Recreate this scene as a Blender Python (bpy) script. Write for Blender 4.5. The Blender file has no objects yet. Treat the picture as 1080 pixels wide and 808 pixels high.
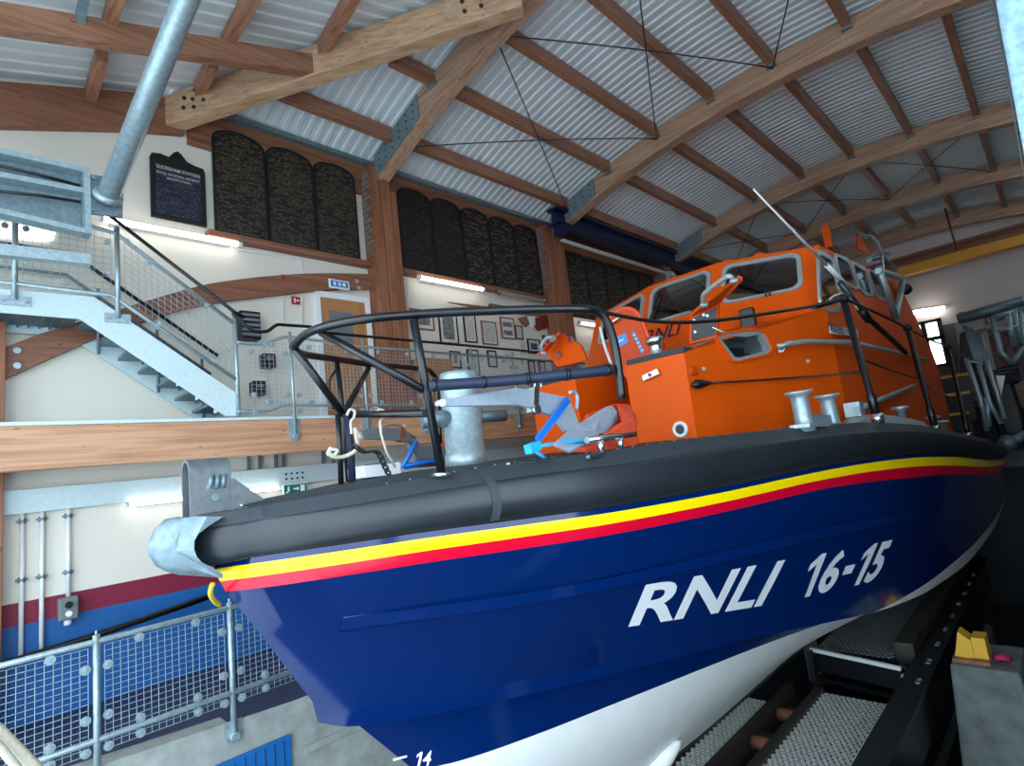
import bpy, bmesh, math, random
from mathutils import Vector, Matrix
from mathutils.bvhtree import BVHTree
random.seed(7)
SC = bpy.context.scene
COL = SC.collection
PI = math.pi
V = Vector

# ------------------------------------------------------------------ materials
def srgb(r, g, b):
    f = lambda c: (c / 255 / 12.92) if c / 255 <= .04045 else ((c / 255 + .055) / 1.055) ** 2.4
    return (f(r), f(g), f(b), 1)

def mat(name, col, rough=.5, metal=0., noise=0., nscale=8., bump=0., coat=0., spec=.5, col2=None, stretch=None, emit=0., ecol=None):
    m = bpy.data.materials.new(name); m.use_nodes = True
    nt = m.node_tree; N = nt.nodes; L = nt.links
    b = N['Principled BSDF']
    b.inputs['Base Color'].default_value = col
    b.inputs['Roughness'].default_value = rough
    b.inputs['Metallic'].default_value = metal
    b.inputs['Specular IOR Level'].default_value = spec
    b.inputs['Coat Weight'].default_value = coat
    if emit:
        b.inputs['Emission Color'].default_value = ecol or col
        b.inputs['Emission Strength'].default_value = emit
    if noise or bump:
        tc = N.new('ShaderNodeTexCoord'); mp = N.new('ShaderNodeMapping')
        L.new(tc.outputs['Object'], mp.inputs['Vector'])
        if stretch: mp.inputs['Scale'].default_value = stretch
        nz = N.new('ShaderNodeTexNoise'); nz.inputs['Scale'].default_value = nscale
        nz.inputs['Detail'].default_value = 6
        L.new(mp.outputs['Vector'], nz.inputs['Vector'])
        if noise:
            rp = N.new('ShaderNodeValToRGB')
            c2 = col2 or tuple(c * (1 - noise) for c in col[:3]) + (1,)
            rp.color_ramp.elements[0].color = c2; rp.color_ramp.elements[0].position = .3
            rp.color_ramp.elements[1].color = col; rp.color_ramp.elements[1].position = .7
            L.new(nz.outputs['Fac'], rp.inputs['Fac']); L.new(rp.outputs['Color'], b.inputs['Base Color'])
        if bump:
            bp = N.new('ShaderNodeBump'); bp.inputs['Strength'].default_value = bump; bp.inputs['Distance'].default_value = .02
            L.new(nz.outputs['Fac'], bp.inputs['Height']); L.new(bp.outputs['Normal'], b.inputs['Normal'])
    return m

def wood(name, col, dark, axis, knots=True, rough=.5, turn=0., kz=1.):
    """laminated timber: long grain along axis (0 X, 1 Y, 2 Z), board joints and knots"""
    m = bpy.data.materials.new(name); m.use_nodes = True
    nt = m.node_tree; N = nt.nodes; L = nt.links; b = N['Principled BSDF']
    b.inputs['Roughness'].default_value = rough
    tc = N.new('ShaderNodeTexCoord'); mp = N.new('ShaderNodeMapping')
    s = [14, 14, 14]; s[axis] = .7; mp.inputs['Scale'].default_value = s
    src = tc.outputs['Object']
    if turn:
        mr = N.new('ShaderNodeMapping'); mr.inputs['Rotation'].default_value = (0, 0, turn); L.new(src, mr.inputs['Vector']); src = mr.outputs['Vector']
    L.new(src, mp.inputs['Vector'])
    nz = N.new('ShaderNodeTexNoise'); nz.inputs['Scale'].default_value = 1.5; nz.inputs['Detail'].default_value = 5; nz.inputs['Distortion'].default_value = .6
    L.new(mp.outputs['Vector'], nz.inputs['Vector'])
    rp = N.new('ShaderNodeValToRGB'); E = rp.color_ramp.elements
    E[0].position = .28; E[0].color = dark; E[1].position = .62; E[1].color = col
    L.new(nz.outputs['Fac'], rp.inputs['Fac'])
    out = rp.outputs['Color']
    # knots
    if knots:
        mk = N.new('ShaderNodeMapping'); k = [9 * kz] * 3; k[axis] = 3.6 * kz; mk.inputs['Scale'].default_value = k
        L.new(src, mk.inputs['Vector'])
        vo = N.new('ShaderNodeTexVoronoi'); vo.inputs['Scale'].default_value = 1.
        L.new(mk.outputs['Vector'], vo.inputs['Vector'])
        r2 = N.new('ShaderNodeValToRGB'); r2.color_ramp.elements[0].position = .03; r2.color_ramp.elements[0].color = (.3, .2, .15, 1)
        r2.color_ramp.elements[1].position = .12; r2.color_ramp.elements[1].color = (1, 1, 1, 1)
        L.new(vo.outputs['Distance'], r2.inputs['Fac'])
        mx = N.new('ShaderNodeMix'); mx.data_type = 'RGBA'; mx.blend_type = 'MULTIPLY'; mx.inputs['Factor'].default_value = 1
        L.new(out, mx.inputs['A']); L.new(r2.outputs['Color'], mx.inputs['B']); out = mx.outputs['Result']
    L.new(out, b.inputs['Base Color'])
    bp = N.new('ShaderNodeBump'); bp.inputs['Strength'].default_value = .15; bp.inputs['Distance'].default_value = .01
    L.new(nz.outputs['Fac'], bp.inputs['Height']); L.new(bp.outputs['Normal'], b.inputs['Normal'])
    return m

def lettered_board(name, base, ink, rows, seed, dens=.5, cover=.0):
    """dark board with rows of small illegible gold lettering, laid out in object Y (across) and Z (down)"""
    m = bpy.data.materials.new(name); m.use_nodes = True
    nt = m.node_tree; N = nt.nodes; L = nt.links; b = N['Principled BSDF']
    b.inputs['Roughness'].default_value = .45
    tc = N.new('ShaderNodeTexCoord'); sp = N.new('ShaderNodeSeparateXYZ'); L.new(tc.outputs['Object'], sp.inputs['Vector'])
    def M(op, a, bb=None):
        n = N.new('ShaderNodeMath'); n.operation = op
        for i, x in enumerate((a, bb)):
            if x is None: continue
            if isinstance(x, (int, float)): n.inputs[i].default_value = x
            else: L.new(x, n.inputs[i])
        return n.outputs[0]
    zr = M('MULTIPLY', sp.outputs['Z'], rows)
    row = M('FLOOR', zr); fr = M('FRACT', zr)
    band = M('MULTIPLY', M('GREATER_THAN', fr, .3), M('LESS_THAN', fr, .78))
    cx = N.new('ShaderNodeCombineXYZ')
    L.new(M('MULTIPLY', sp.outputs['Y'], 70), cx.inputs[0]); L.new(M('MULTIPLY', row, 7.31), cx.inputs[1]); L.new(M('MULTIPLY', M('FLOOR', M('MULTIPLY', fr, 4)), 1.7), cx.inputs[2])
    nz = N.new('ShaderNodeTexNoise'); nz.inputs['Scale'].default_value = 1.0; nz.inputs['Detail'].default_value = 2
    L.new(cx.outputs[0], nz.inputs['Vector'])
    glyph = M('GREATER_THAN', nz.outputs['Fac'], 1 - dens)
    cw = N.new('ShaderNodeCombineXYZ'); L.new(M('MULTIPLY', sp.outputs['Y'], 5.5), cw.inputs[0]); L.new(M('ADD', M('MULTIPLY', row, 3.77), seed), cw.inputs[1])
    wn = N.new('ShaderNodeTexNoise'); wn.inputs['Scale'].default_value = 1; wn.inputs['Detail'].default_value = 1
    L.new(cw.outputs[0], wn.inputs['Vector'])
    line = M('GREATER_THAN', wn.outputs['Fac'], .42 + cover)
    k = M('MULTIPLY', M('MULTIPLY', band, glyph), line)
    mx = N.new('ShaderNodeMix'); mx.data_type = 'RGBA'; L.new(k, mx.inputs['Factor'])
    mx.inputs['A'].default_value = base; mx.inputs['B'].default_value = ink
    L.new(mx.outputs['Result'], b.inputs['Base Color'])
    return m

def wall_paint(name, bands):
    """painted blockwork: colour bands by height (object Z), faint block joints. bands: [(z_top, colour)] from below"""
    m = bpy.data.materials.new(name); m.use_nodes = True
    nt = m.node_tree; N = nt.nodes; L = nt.links; b = N['Principled BSDF']
    b.inputs['Roughness'].default_value = .55
    g = N.new('ShaderNodeNewGeometry'); sp = N.new('ShaderNodeSeparateXYZ'); L.new(g.outputs['Position'], sp.inputs['Vector'])
    out = None
    for i, (zt, c) in enumerate(bands):
        if out is None:
            rgb = N.new('ShaderNodeRGB'); rgb.outputs[0].default_value = c; out = rgb.outputs[0]
        else:
            gt = N.new('ShaderNodeMath'); gt.operation = 'GREATER_THAN'; L.new(sp.outputs['Z'], gt.inputs[0]); gt.inputs[1].default_value = bands[i - 1][0]
            mx = N.new('ShaderNodeMix'); mx.data_type = 'RGBA'; L.new(gt.outputs[0], mx.inputs['Factor']); L.new(out, mx.inputs['A']); mx.inputs['B'].default_value = c
            out = mx.outputs['Result']
    L.new(out, b.inputs['Base Color'])
    cx = N.new('ShaderNodeCombineXYZ'); L.new(sp.outputs['Y'], cx.inputs[0]); L.new(sp.outputs['Z'], cx.inputs[1])
    br = N.new('ShaderNodeTexBrick'); br.inputs['Scale'].default_value = 1
    br.inputs['Brick Width'].default_value = .45; br.inputs['Row Height'].default_value = .225; br.inputs['Mortar Size'].default_value = .006
    L.new(cx.outputs[0], br.inputs['Vector'])
    lt = N.new('ShaderNodeMath'); lt.operation = 'LESS_THAN'; L.new(sp.outputs['Z'], lt.inputs[0]); lt.inputs[1].default_value = .55
    ml = N.new('ShaderNodeMath'); ml.operation = 'MULTIPLY'; L.new(lt.outputs[0], ml.inputs[0]); L.new(br.outputs['Fac'], ml.inputs[1])
    nz = N.new('ShaderNodeTexNoise'); nz.inputs['Scale'].default_value = 60; L.new(cx.outputs[0], nz.inputs['Vector'])
    ad = N.new('ShaderNodeMath'); ad.operation = 'MULTIPLY_ADD'; L.new(nz.outputs['Fac'], ad.inputs[0]); ad.inputs[1].default_value = -.25; L.new(ml.outputs[0], ad.inputs[2])
    bp = N.new('ShaderNodeBump'); bp.inputs['Strength'].default_value = .35; bp.inputs['Distance'].default_value = .006; bp.invert = True
    L.new(ad.outputs[0], bp.inputs['Height']); L.new(bp.outputs['Normal'], b.inputs['Normal'])
    return m

def steel(name, c, rough=.42, metal=.55, sc=22, n=.3):
    return mat(name, c, rough, metal, noise=n, nscale=sc, bump=.05)

def chequer_grating(name, light, dark, s):
    m = bpy.data.materials.new(name); m.use_nodes = True
    nt = m.node_tree; N = nt.nodes; L = nt.links; b = N['Principled BSDF']
    b.inputs['Roughness'].default_value = .4
    b.inputs['Base Color'].default_value = light
    return m

M_ = {}
M_['arch'] = wood('glulam_pale', srgb(194, 156, 128), srgb(148, 112, 90), 0)
M_['archy'] = wood('glulam_pale_long', srgb(204, 166, 132), srgb(164, 126, 96), 1, turn=math.radians(41))
M_['purlin'] = wood('purlin_wood', srgb(170, 120, 92), srgb(124, 80, 58), 1)
M_['purlinx'] = wood('purlin_wood_cross', srgb(172, 120, 90), srgb(126, 80, 58), 0)
M_['column'] = wood('column_wood', srgb(162, 104, 72), srgb(118, 72, 50), 2)
M_['fascia'] = wood('fascia_wood', srgb(150, 98, 72), srgb(110, 68, 50), 1)
M_['beam'] = wood('balcony_glulam', srgb(208, 158, 122), srgb(170, 118, 86), 1)
M_['door'] = wood('door_veneer', srgb(186, 132, 82), srgb(168, 114, 68), 2, knots=False)
M_['roof'] = mat('roof_sheet', srgb(226, 234, 236), .42, .0, noise=.08, nscale=3)
M_['wall'] = wall_paint('wall_paint_left', [(-1.075, srgb(16, 92, 160)), (-.845, srgb(130, 22, 56)), (50, srgb(228, 222, 208))])
M_['cream'] = mat('cream_paint', srgb(222, 214, 200), .7, bump=.04, nscale=50)
M_['dim'] = mat('grey_plaster', srgb(196, 186, 178), .7, bump=.04, nscale=50)
M_['concrete'] = mat('concrete', srgb(168, 174, 168), .85, noise=.35, nscale=5, bump=.3)
M_['end'] = wall_paint('wall_bands_end', [(.3, srgb(40, 46, 48)), (2.9, srgb(104, 96, 94)), (50, srgb(212, 200, 194))])  # end and right walls: colour gets darker in steps towards the floor
M_['floorblue'] = mat('floor_dark_blue', srgb(40, 52, 84), .6, noise=.3, nscale=3)  # walkway floor in a dark blue-grey tone
M_['block'] = mat('plinth_concrete', srgb(112, 120, 118), .85, noise=.45, nscale=5, bump=.3)
M_['apron'] = mat('pale_concrete_apron', srgb(205, 210, 212), .8, noise=.15, nscale=.6)
M_['darkconc'] = mat('wet_concrete', srgb(66, 72, 74), .6, noise=.5, nscale=4, bump=.3)
M_['galv'] = steel('galvanised_steel', srgb(176, 196, 202))
M_['galvg'] = steel('grey_cast_steel', srgb(116, 122, 126), rough=.5, metal=.4)
M_['galvd'] = steel('galvanised_steel_dull', srgb(130, 150, 158), rough=.5)
M_['galvwhite'] = steel('stair_stringer_paint', srgb(206, 226, 228), rough=.5, metal=.1, n=.1)
M_['platesteel'] = mat('painted_plate', srgb(124, 146, 152), .5, .3, noise=.2, nscale=10)
M_['postpaint'] = mat('worn_blue_paint', srgb(150, 186, 200), .6, .1, noise=.45, nscale=30, bump=.2)
M_['bolt'] = mat('dark_bolt', srgb(58, 62, 66), .5, .6)
M_['stain'] = mat('stainless', srgb(205, 206, 204), .22, .95)
M_['black'] = mat('black_tube', srgb(16, 18, 22), .3, .0)
M_['blackm'] = mat('black_board', srgb(14, 14, 16), .5)
M_['fender'] = mat('fender_rubber', srgb(34, 40, 46), .38, noise=.3, nscale=3, bump=.05)
M_['deck'] = mat('deck_nonslip', srgb(46, 54, 60), .65, noise=.15, nscale=60, bump=.1)
M_['hblue'] = mat('hull_blue', srgb(0, 31, 86), .1, 0, coat=.0, spec=.5)
M_['hyel'] = mat('hull_yellow', srgb(255, 222, 0), .25, 0, coat=.0)
M_['hred'] = mat('hull_red', srgb(210, 6, 44), .25, 0, coat=.0)
M_['hwhite'] = mat('hull_white', srgb(232, 234, 230), .4, 0, noise=.06, nscale=4)
M_['orange'] = mat('superstructure_orange', srgb(230, 88, 10), .4, 0, spec=.15, noise=.05, nscale=2)
M_['orangebright'] = mat('moulded_orange', srgb(236, 84, 48), .55)
M_['glass'] = mat('window_glass', srgb(20, 23, 25), .04, 0, spec=.5)
M_['glass'].node_tree.nodes['Principled BSDF'].inputs['IOR'].default_value = 3.2
M_['anchor'] = mat('anchor_galvanising', srgb(176, 190, 206), .5, .15, noise=.15, nscale=20)
M_['hatch'] = mat('orange_shaded', srgb(200, 68, 12), .35, 0, spec=.15)  # superstructure orange darkened: shade of a turned-away lid put into the colour
M_['wframe'] = mat('window_frame_grey', srgb(172, 180, 180), .35, .4)
M_['navy'] = mat('navy_sleeve', srgb(26, 36, 62), .6)
M_['strap'] = mat('blue_strap', srgb(18, 120, 224), .5)
M_['strapl'] = mat('light_blue_strap', srgb(40, 170, 240), .5)
M_['white'] = mat('white_paint', srgb(236, 238, 238), .45)
M_['whitet'] = mat('white_vinyl', srgb(236, 240, 242), .35)
M_['navyt'] = mat('navy_vinyl', srgb(28, 28, 70), .4)
M_['gold'] = mat('gold_paint', srgb(200, 164, 90), .4)
M_['bluep'] = mat('blue_paint', srgb(20, 100, 170), .4)
M_['signblue'] = mat('sign_blue', srgb(40, 130, 200), .4)
M_['signgreen'] = mat('sign_green', srgb(10, 110, 90), .4)
M_['redp'] = mat('red_paint', srgb(170, 28, 36), .4)
M_['maroon'] = mat('maroon_paint', srgb(120, 30, 34), .4)
M_['rope'] = mat('cream_rope', srgb(214, 206, 186), .9, noise=.2, nscale=60)
M_['yrope'] = mat('yellow_rope', srgb(206, 186, 60), .9)
M_['bluecrane'] = mat('navy_steel', srgb(24, 34, 72), .4, .2)
M_['ycrane'] = mat('yellow_steel', srgb(226, 156, 34), .45)
M_['cradle'] = mat('black_cradle_steel', srgb(22, 26, 32), .35, .2, noise=.4, nscale=6)
M_['timber'] = wood('oiled_timber', srgb(62, 56, 50), srgb(36, 32, 30), 1, knots=False, rough=.5)
M_['grate'] = mat('grating_pale', srgb(214, 218, 214), .35, .3)
M_['gratedark'] = mat('grating_grey', srgb(124, 132, 134), .4, .4)
M_['roller'] = mat('rusty_roller', srgb(150, 92, 74), .7, .1, noise=.4, nscale=12)
M_['tube'] = mat('lit_tube', (1, 1, 1, 1), .5, emit=9, ecol=(1, .97, .93, 1))
M_['tubeoff'] = mat('tube_cover', srgb(150, 140, 136), .2, 0, spec=.7)
M_['pane'] = mat('daylight_pane', (1, 1, 1, 1), .1, emit=5, ecol=(.9, .96, 1, 1))
M_['paper'] = mat('paper', srgb(222, 216, 206), .8, noise=.15, nscale=30)
M_['photo'] = mat('grey_photograph', srgb(150, 148, 142), .5, noise=.8, nscale=14)
M_['photoblue'] = mat('blue_photograph', srgb(70, 90, 150), .5, noise=.6, nscale=14)
M_['chain'] = mat('dark_chain', srgb(50, 52, 54), .5, .6)
M_['grey'] = mat('grey_plastic', srgb(112, 120, 124), .5)
M_['lid'] = mat('dark_grey_lining', srgb(70, 70, 72), .6)
M_['yellowp'] = mat('yellow_plastic', srgb(220, 170, 40), .5)
M_['pink'] = mat('pink_rope', srgb(190, 40, 90), .8)

# ------------------------------------------------------------------ mesh builder
ORI = {}
class MB:
    def __init__(s): s.v = []; s.f = []; s.m = []; s.s = []; s.mi = 0; s.st = []
    def add(s, vs, fs, smooth=False):
        o = len(s.v); s.st.append(o); s.v += [V(p) for p in vs]
        for f in fs: s.f.append([i + o for i in f]); s.m.append(s.mi); s.s.append(smooth)
        return s
    def obox(s, c, ax, ay, az):
        c = V(c); ax = V(ax); ay = V(ay); az = V(az)
        vs = [c + ax * i + ay * j + az * k for i in (-1, 1) for j in (-1, 1) for k in (-1, 1)]
        fs = [(0, 1, 3, 2), (4, 6, 7, 5), (0, 4, 5, 1), (2, 3, 7, 6), (0, 2, 6, 4), (1, 5, 7, 3)]
        if ax.cross(ay).dot(az) < 0: fs = [f[::-1] for f in fs]
        return s.add(vs, fs)
    def box(s, lo, hi):
        lo = V(lo); hi = V(hi); h = (hi - lo) / 2
        return s.obox((lo + hi) / 2, (h.x, 0, 0), (0, h.y, 0), (0, 0, h.z))
    def beam(s, p, q, w, h, up=(0, 0, 1)):
        p = V(p); q = V(q); d = (q - p).normalized(); u = V(up); sd = d.cross(u)
        if sd.length < 1e-5: sd = d.cross(V((1, 0, 0)))
        sd.normalize(); u = sd.cross(d).normalized()
        return s.obox((p + q) / 2, (q - p) / 2, sd * (w / 2), u * (h / 2))
    def tube(s, pts, r, n=10, caps=True, closed=False):
        pts = [V(p) for p in pts]; k = len(pts)
        rr = r if isinstance(r, (list, tuple)) else [r] * k
        vs = []; fs = []; prev = None
        for i, p in enumerate(pts):
            if closed: d = pts[(i + 1) % k] - pts[i - 1]
            else: d = pts[min(i + 1, k - 1)] - pts[max(i - 1, 0)]
            d.normalize()
            if prev is None:
                a = d.orthogonal().normalized()
            else:
                a = prev - d * prev.dot(d)
                a = a.normalized() if a.length > 1e-6 else d.orthogonal().normalized()
            prev = a; b = d.cross(a)
            sc = 1
            if 0 < i < k - 1 and not closed:
                e = (pts[i] - pts[i - 1]).normalized(); cs = max(.5, e.dot(d)); sc = 1 / cs
            for j in range(n):
                t = 2 * PI * j / n; vs.append(p + (a * math.cos(t) + b * math.sin(t)) * rr[i] * (1 if sc < 1.2 else 1.1))
        R = k if closed else k - 1
        for i in range(R):
            for j in range(n):
                i2 = (i + 1) % k; j2 = (j + 1) % n
                fs.append((i * n + j, i * n + j2, i2 * n + j2, i2 * n + j))
        s.add(vs, fs, True)
        if caps and not closed:
            o = len(s.v) - len(vs)
            for f in (list(range(n))[::-1], [(k - 1) * n + j for j in range(n)]):
                s.f.append([o + x for x in f]); s.m.append(s.mi); s.s.append(False)
        return s
    def cyl(s, p, q, r, n=14, r2=None): return s.tube([p, q], [r, r if r2 is None else r2], n)
    def lathe(s, prof, o, axis=(0, 0, 1), n=20, smooth=True):
        o = V(o); d = V(axis).normalized(); a = d.orthogonal().normalized(); b = d.cross(a); k = len(prof)
        vs = [o + d * h + (a * math.cos(2 * PI * j / n) + b * math.sin(2 * PI * j / n)) * r for r, h in prof for j in range(n)]
        fs = [(i * n + j, i * n + (j + 1) % n, (i + 1) * n + (j + 1) % n, (i + 1) * n + j) for i in range(k - 1) for j in range(n)]
        s.add(vs, fs, smooth); c = len(s.v) - len(vs)
        for f in ([c + j for j in range(n)][::-1], [c + (k - 1) * n + j for j in range(n)]):
            s.f.append(f); s.m.append(s.mi); s.s.append(False)
        return s
    def prism(s, poly, vec):
        n = len(poly); a = [V(p) for p in poly]; b = [p + V(vec) for p in a]
        nn = V((0, 0, 0))
        for i in range(n): nn += a[i].cross(a[(i + 1) % n])
        fl = nn.dot(V(vec)) > 0
        fs = [list(range(n)), [n + i for i in range(n)][::-1]] + [(i, i + n, (i + 1) % n + n, (i + 1) % n) for i in range(n)]
        if fl: fs = [list(f)[::-1] for f in fs]
        return s.add(a + b, fs)
    def grid(s, rows, smooth=True, flip=False):
        n = len(rows[0]); vs = [p for r in rows for p in r]; fs = []
        for i in range(len(rows) - 1):
            for j in range(n - 1):
                f = (i * n + j, i * n + j + 1, (i + 1) * n + j + 1, (i + 1) * n + j); fs.append(f[::-1] if flip else f)
        return s.add(vs, fs, smooth)
    def ball(s, c, r, n=12, sq=1):
        return s.lathe([(max(1e-4, r * math.sin(PI * i / 8)), -r * math.cos(PI * i / 8) * sq) for i in range(9)], c, n=n)
    def build(s, name, mats, parent=None, bevel=0, origin=None):
        if not isinstance(mats, (list, tuple)): mats = [mats]
        me = bpy.data.meshes.new(name)
        if parent is not None: o0 = ORI[parent.name]
        elif origin is not None: o0 = V(origin)
        else:
            o0 = V(((min(p.x for p in s.v) + max(p.x for p in s.v)) / 2, (min(p.y for p in s.v) + max(p.y for p in s.v)) / 2, min(p.z for p in s.v)))
        me.from_pydata([tuple(p - o0) for p in s.v], [], s.f)
        for m in mats: me.materials.append(m)
        me.polygons.foreach_set('material_index', s.m); me.polygons.foreach_set('use_smooth', s.s)
        me.validate(); me.update()
        o = bpy.data.objects.new(name, me); COL.objects.link(o)
        if parent is not None: o.parent = parent; ORI[o.name] = o0
        else: o.location = o0; ORI[o.name] = o0
        if bevel:
            b = o.modifiers.new('bevel', 'BEVEL'); b.width = bevel; b.segments = 2; b.limit_method = 'ANGLE'
        return o

def each(b, name, mats, parent=None, n=1, **k):
    """build a mesh builder's shapes as separate objects, n shapes to a piece"""
    out = []; st = b.st + [len(b.v)]
    for i in range(0, len(b.st), n):
        lo, hi = st[i], st[min(i + n, len(b.st))]
        c = MB(); c.v = b.v[lo:hi]
        for f, m, s in zip(b.f, b.m, b.s):
            if lo <= f[0] < hi: c.f.append([x - lo for x in f]); c.m.append(m); c.s.append(s)
        out.append(c.build(name, mats, parent, **k))
    return out
def tag(o, label, cat, group=None):
    o['label'] = label; o['category'] = cat
    if group: o['group'] = group
    return o
def thing(name, label, cat, loc, group=None):
    o = bpy.data.objects.new(name, None); COL.objects.link(o); o.location = loc; o.empty_display_size = .1
    ORI[o.name] = V(loc); return tag(o, label, cat, group)
def struct(o):
    o['kind'] = 'structure'; return o
def dup(root, delta, label):
    r = root.copy(); COL.objects.link(r); r.location = root.location + V(delta); r['label'] = label; ORI[r.name] = ORI[root.name] + V(delta)
    for ch in list(root.children):
        c = ch.copy(); COL.objects.link(c); c.parent = r
        for g in list(ch.children):
            d = g.copy(); COL.objects.link(d); d.parent = c
    return r
def cr(pts, n=6):
    """Catmull-Rom resampling of a polyline"""
    P = [V(p) for p in pts]; out = []
    for i in range(len(P) - 1):
        a = P[max(i - 1, 0)]; b = P[i]; c = P[i + 1]; d = P[min(i + 2, len(P) - 1)]
        for k in range(n):
            t = k / n
            out.append(.5 * ((2 * b) + (c - a) * t + (2 * a - 5 * b + 4 * c - d) * t * t + (3 * b - a - 3 * c + d) * t ** 3))
    out.append(P[-1]); return out
def lin(tab, x):
    if x <= tab[0][0]: return tab[0][1]
    for a, b in zip(tab, tab[1:]):
        if x <= b[0]: return a[1] + (b[1] - a[1]) * (x - a[0]) / (b[0] - a[0])
    return tab[-1][1]
def herm(xs, ys, x):
    n = len(xs)
    if x <= xs[0]: return ys[0]
    if x >= xs[-1]: return ys[-1]
    i = max(k for k in range(n - 1) if xs[k] <= x)
    h = [xs[k + 1] - xs[k] for k in range(n - 1)]; d = [(ys[k + 1] - ys[k]) / h[k] for k in range(n - 1)]
    def sl(k):
        if k == 0: return d[0]
        if k == n - 1: return d[-1]
        if d[k - 1] * d[k] <= 0: return 0
        w1 = 2 * h[k] + h[k - 1]; w2 = h[k] + 2 * h[k - 1]
        return (w1 + w2) / (w1 / d[k - 1] + w2 / d[k])
    t = (x - xs[i]) / h[i]; m0 = sl(i) * h[i]; m1 = sl(i + 1) * h[i]
    return (2 * t ** 3 - 3 * t * t + 1) * ys[i] + (t ** 3 - 2 * t * t + t) * m0 + (-2 * t ** 3 + 3 * t * t) * ys[i + 1] + (t ** 3 - t * t) * m1

def text_geo(txt, size=1., bold=0., shear=0., spacing=1.):
    cu = bpy.data.curves.new('t', 'FONT'); cu.body = txt; cu.size = size; cu.offset = bold; cu.shear = shear; cu.space_character = spacing
    cu.align_x = 'CENTER'; cu.align_y = 'CENTER'; cu.resolution_u = 4
    o = bpy.data.objects.new('t', cu); COL.objects.link(o)
    dg = bpy.context.evaluated_depsgraph_get(); me = o.evaluated_get(dg).to_mesh()
    vs = [v.co.copy() for v in me.vertices]; fs = [list(p.vertices) for p in me.polygons]
    o.evaluated_get(dg).to_mesh_clear(); bpy.data.objects.remove(o); bpy.data.curves.remove(cu)
    return vs, fs
def put_text(mb, txt, o, ux, uy, h, wmax=None, bold=0., shear=0., depth=.003):
    """lettering with cap height h centred on o; ux reads along, uy points up the letters"""
    vs, fs = text_geo(txt, 1., bold, shear)
    x0 = min(v.x for v in vs); x1 = max(v.x for v in vs); y0 = min(v.y for v in vs); y1 = max(v.y for v in vs)
    sy = h / (y1 - y0); sx = sy if wmax is None else wmax / (x1 - x0)
    ux = V(ux).normalized(); uy = V(uy).normalized(); n = ux.cross(uy); o = V(o)
    P = [o + ux * ((v.x - (x0 + x1) / 2) * sx) + uy * ((v.y - (y0 + y1) / 2) * sy) + n * depth for v in vs]
    mb.add(P, fs); return mb
# ================================================================== THE HALL
XC = -3.65                                             # the boat's centre line
def zl(x): return 5.92 - .035 * (x + 2.8) ** 2         # underside of the curved frames
FR = [('first', 5.28), ('second', 9.95), ('third', 15.0), ('fourth', 18.8), ('fifth', 22.6)]

# ---- camera
cam = bpy.data.cameras.new('camera'); co = bpy.data.objects.new('camera', cam); COL.objects.link(co)
pit, rol, yaw = math.radians(8.128), math.radians(-6.525), math.radians(45.937)
f0 = V((-math.cos(yaw) * math.cos(pit), math.sin(yaw) * math.cos(pit), math.sin(pit)))
r0 = f0.cross(V((0, 0, 1))).normalized(); u0 = r0.cross(f0)
rr = r0 * math.cos(rol) + u0 * math.sin(rol); uu = -r0 * math.sin(rol) + u0 * math.cos(rol)
co.matrix_world = Matrix(((rr.x, uu.x, -f0.x, 0), (rr.y, uu.y, -f0.y, 0), (rr.z, uu.z, -f0.z, 0), (0, 0, 0, 1)))
cam.sensor_width = 36; cam.lens = 590.0 / 1080 * 36; cam.clip_start = .05; cam.clip_end = 200
SC.camera = co

# ---- sight lines: where a measured point of the scene lies on a known wall, deck or frame plane
F_PX = 590.0
def ray(u, v):
    return rr * ((u - 540) / F_PX) + uu * ((404 - v) / F_PX) + f0
def PX(u, v, x): d = ray(u, v); return d * (x / d.x)
def PY(u, v, y): d = ray(u, v); return d * (y / d.y)
def PXV(u, v): return PX(u, v, -7.97)
def PXL(x, pts): return [PX(u, v, x) for u, v in pts]
# ---- shell
b = MB(); b.box((-8.25, -1.7, -6), (-8, 23.6, 5.55)); struct(b.build('wall_left', M_['wall'], origin=(0, 0, 0)))
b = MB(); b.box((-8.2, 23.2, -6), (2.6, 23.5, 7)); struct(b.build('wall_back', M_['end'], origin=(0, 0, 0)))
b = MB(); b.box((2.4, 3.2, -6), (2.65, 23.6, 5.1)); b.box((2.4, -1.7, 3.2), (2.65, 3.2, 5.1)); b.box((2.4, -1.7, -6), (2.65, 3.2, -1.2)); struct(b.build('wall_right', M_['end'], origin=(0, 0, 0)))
b = MB(); b.box((-8.25, -1.9, -6), (-7.4, -1.7, 5.0)); b.box((2.0, -1.9, -6), (2.65, -1.7, 5.0)); b.box((-7.4, -1.9, 3.6), (2.0, -1.7, 5.0)); struct(b.build('wall_front', M_['dim']))
b = MB(); b.box((-8.25, -1.7, -6.2), (2.65, 23.6, -6)); struct(b.build('floor', M_['darkconc']))
b = MB(); b.box((-40, -60, -6.2), (40, -1.7, -6.0)); struct(b.build('ground', M_['apron']))
b = MB(); b.box((-7.9, 17.6, -1.4), (2.4, 23.2, -1.2)); struct(b.build('floor_rear', M_['darkconc']))
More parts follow.
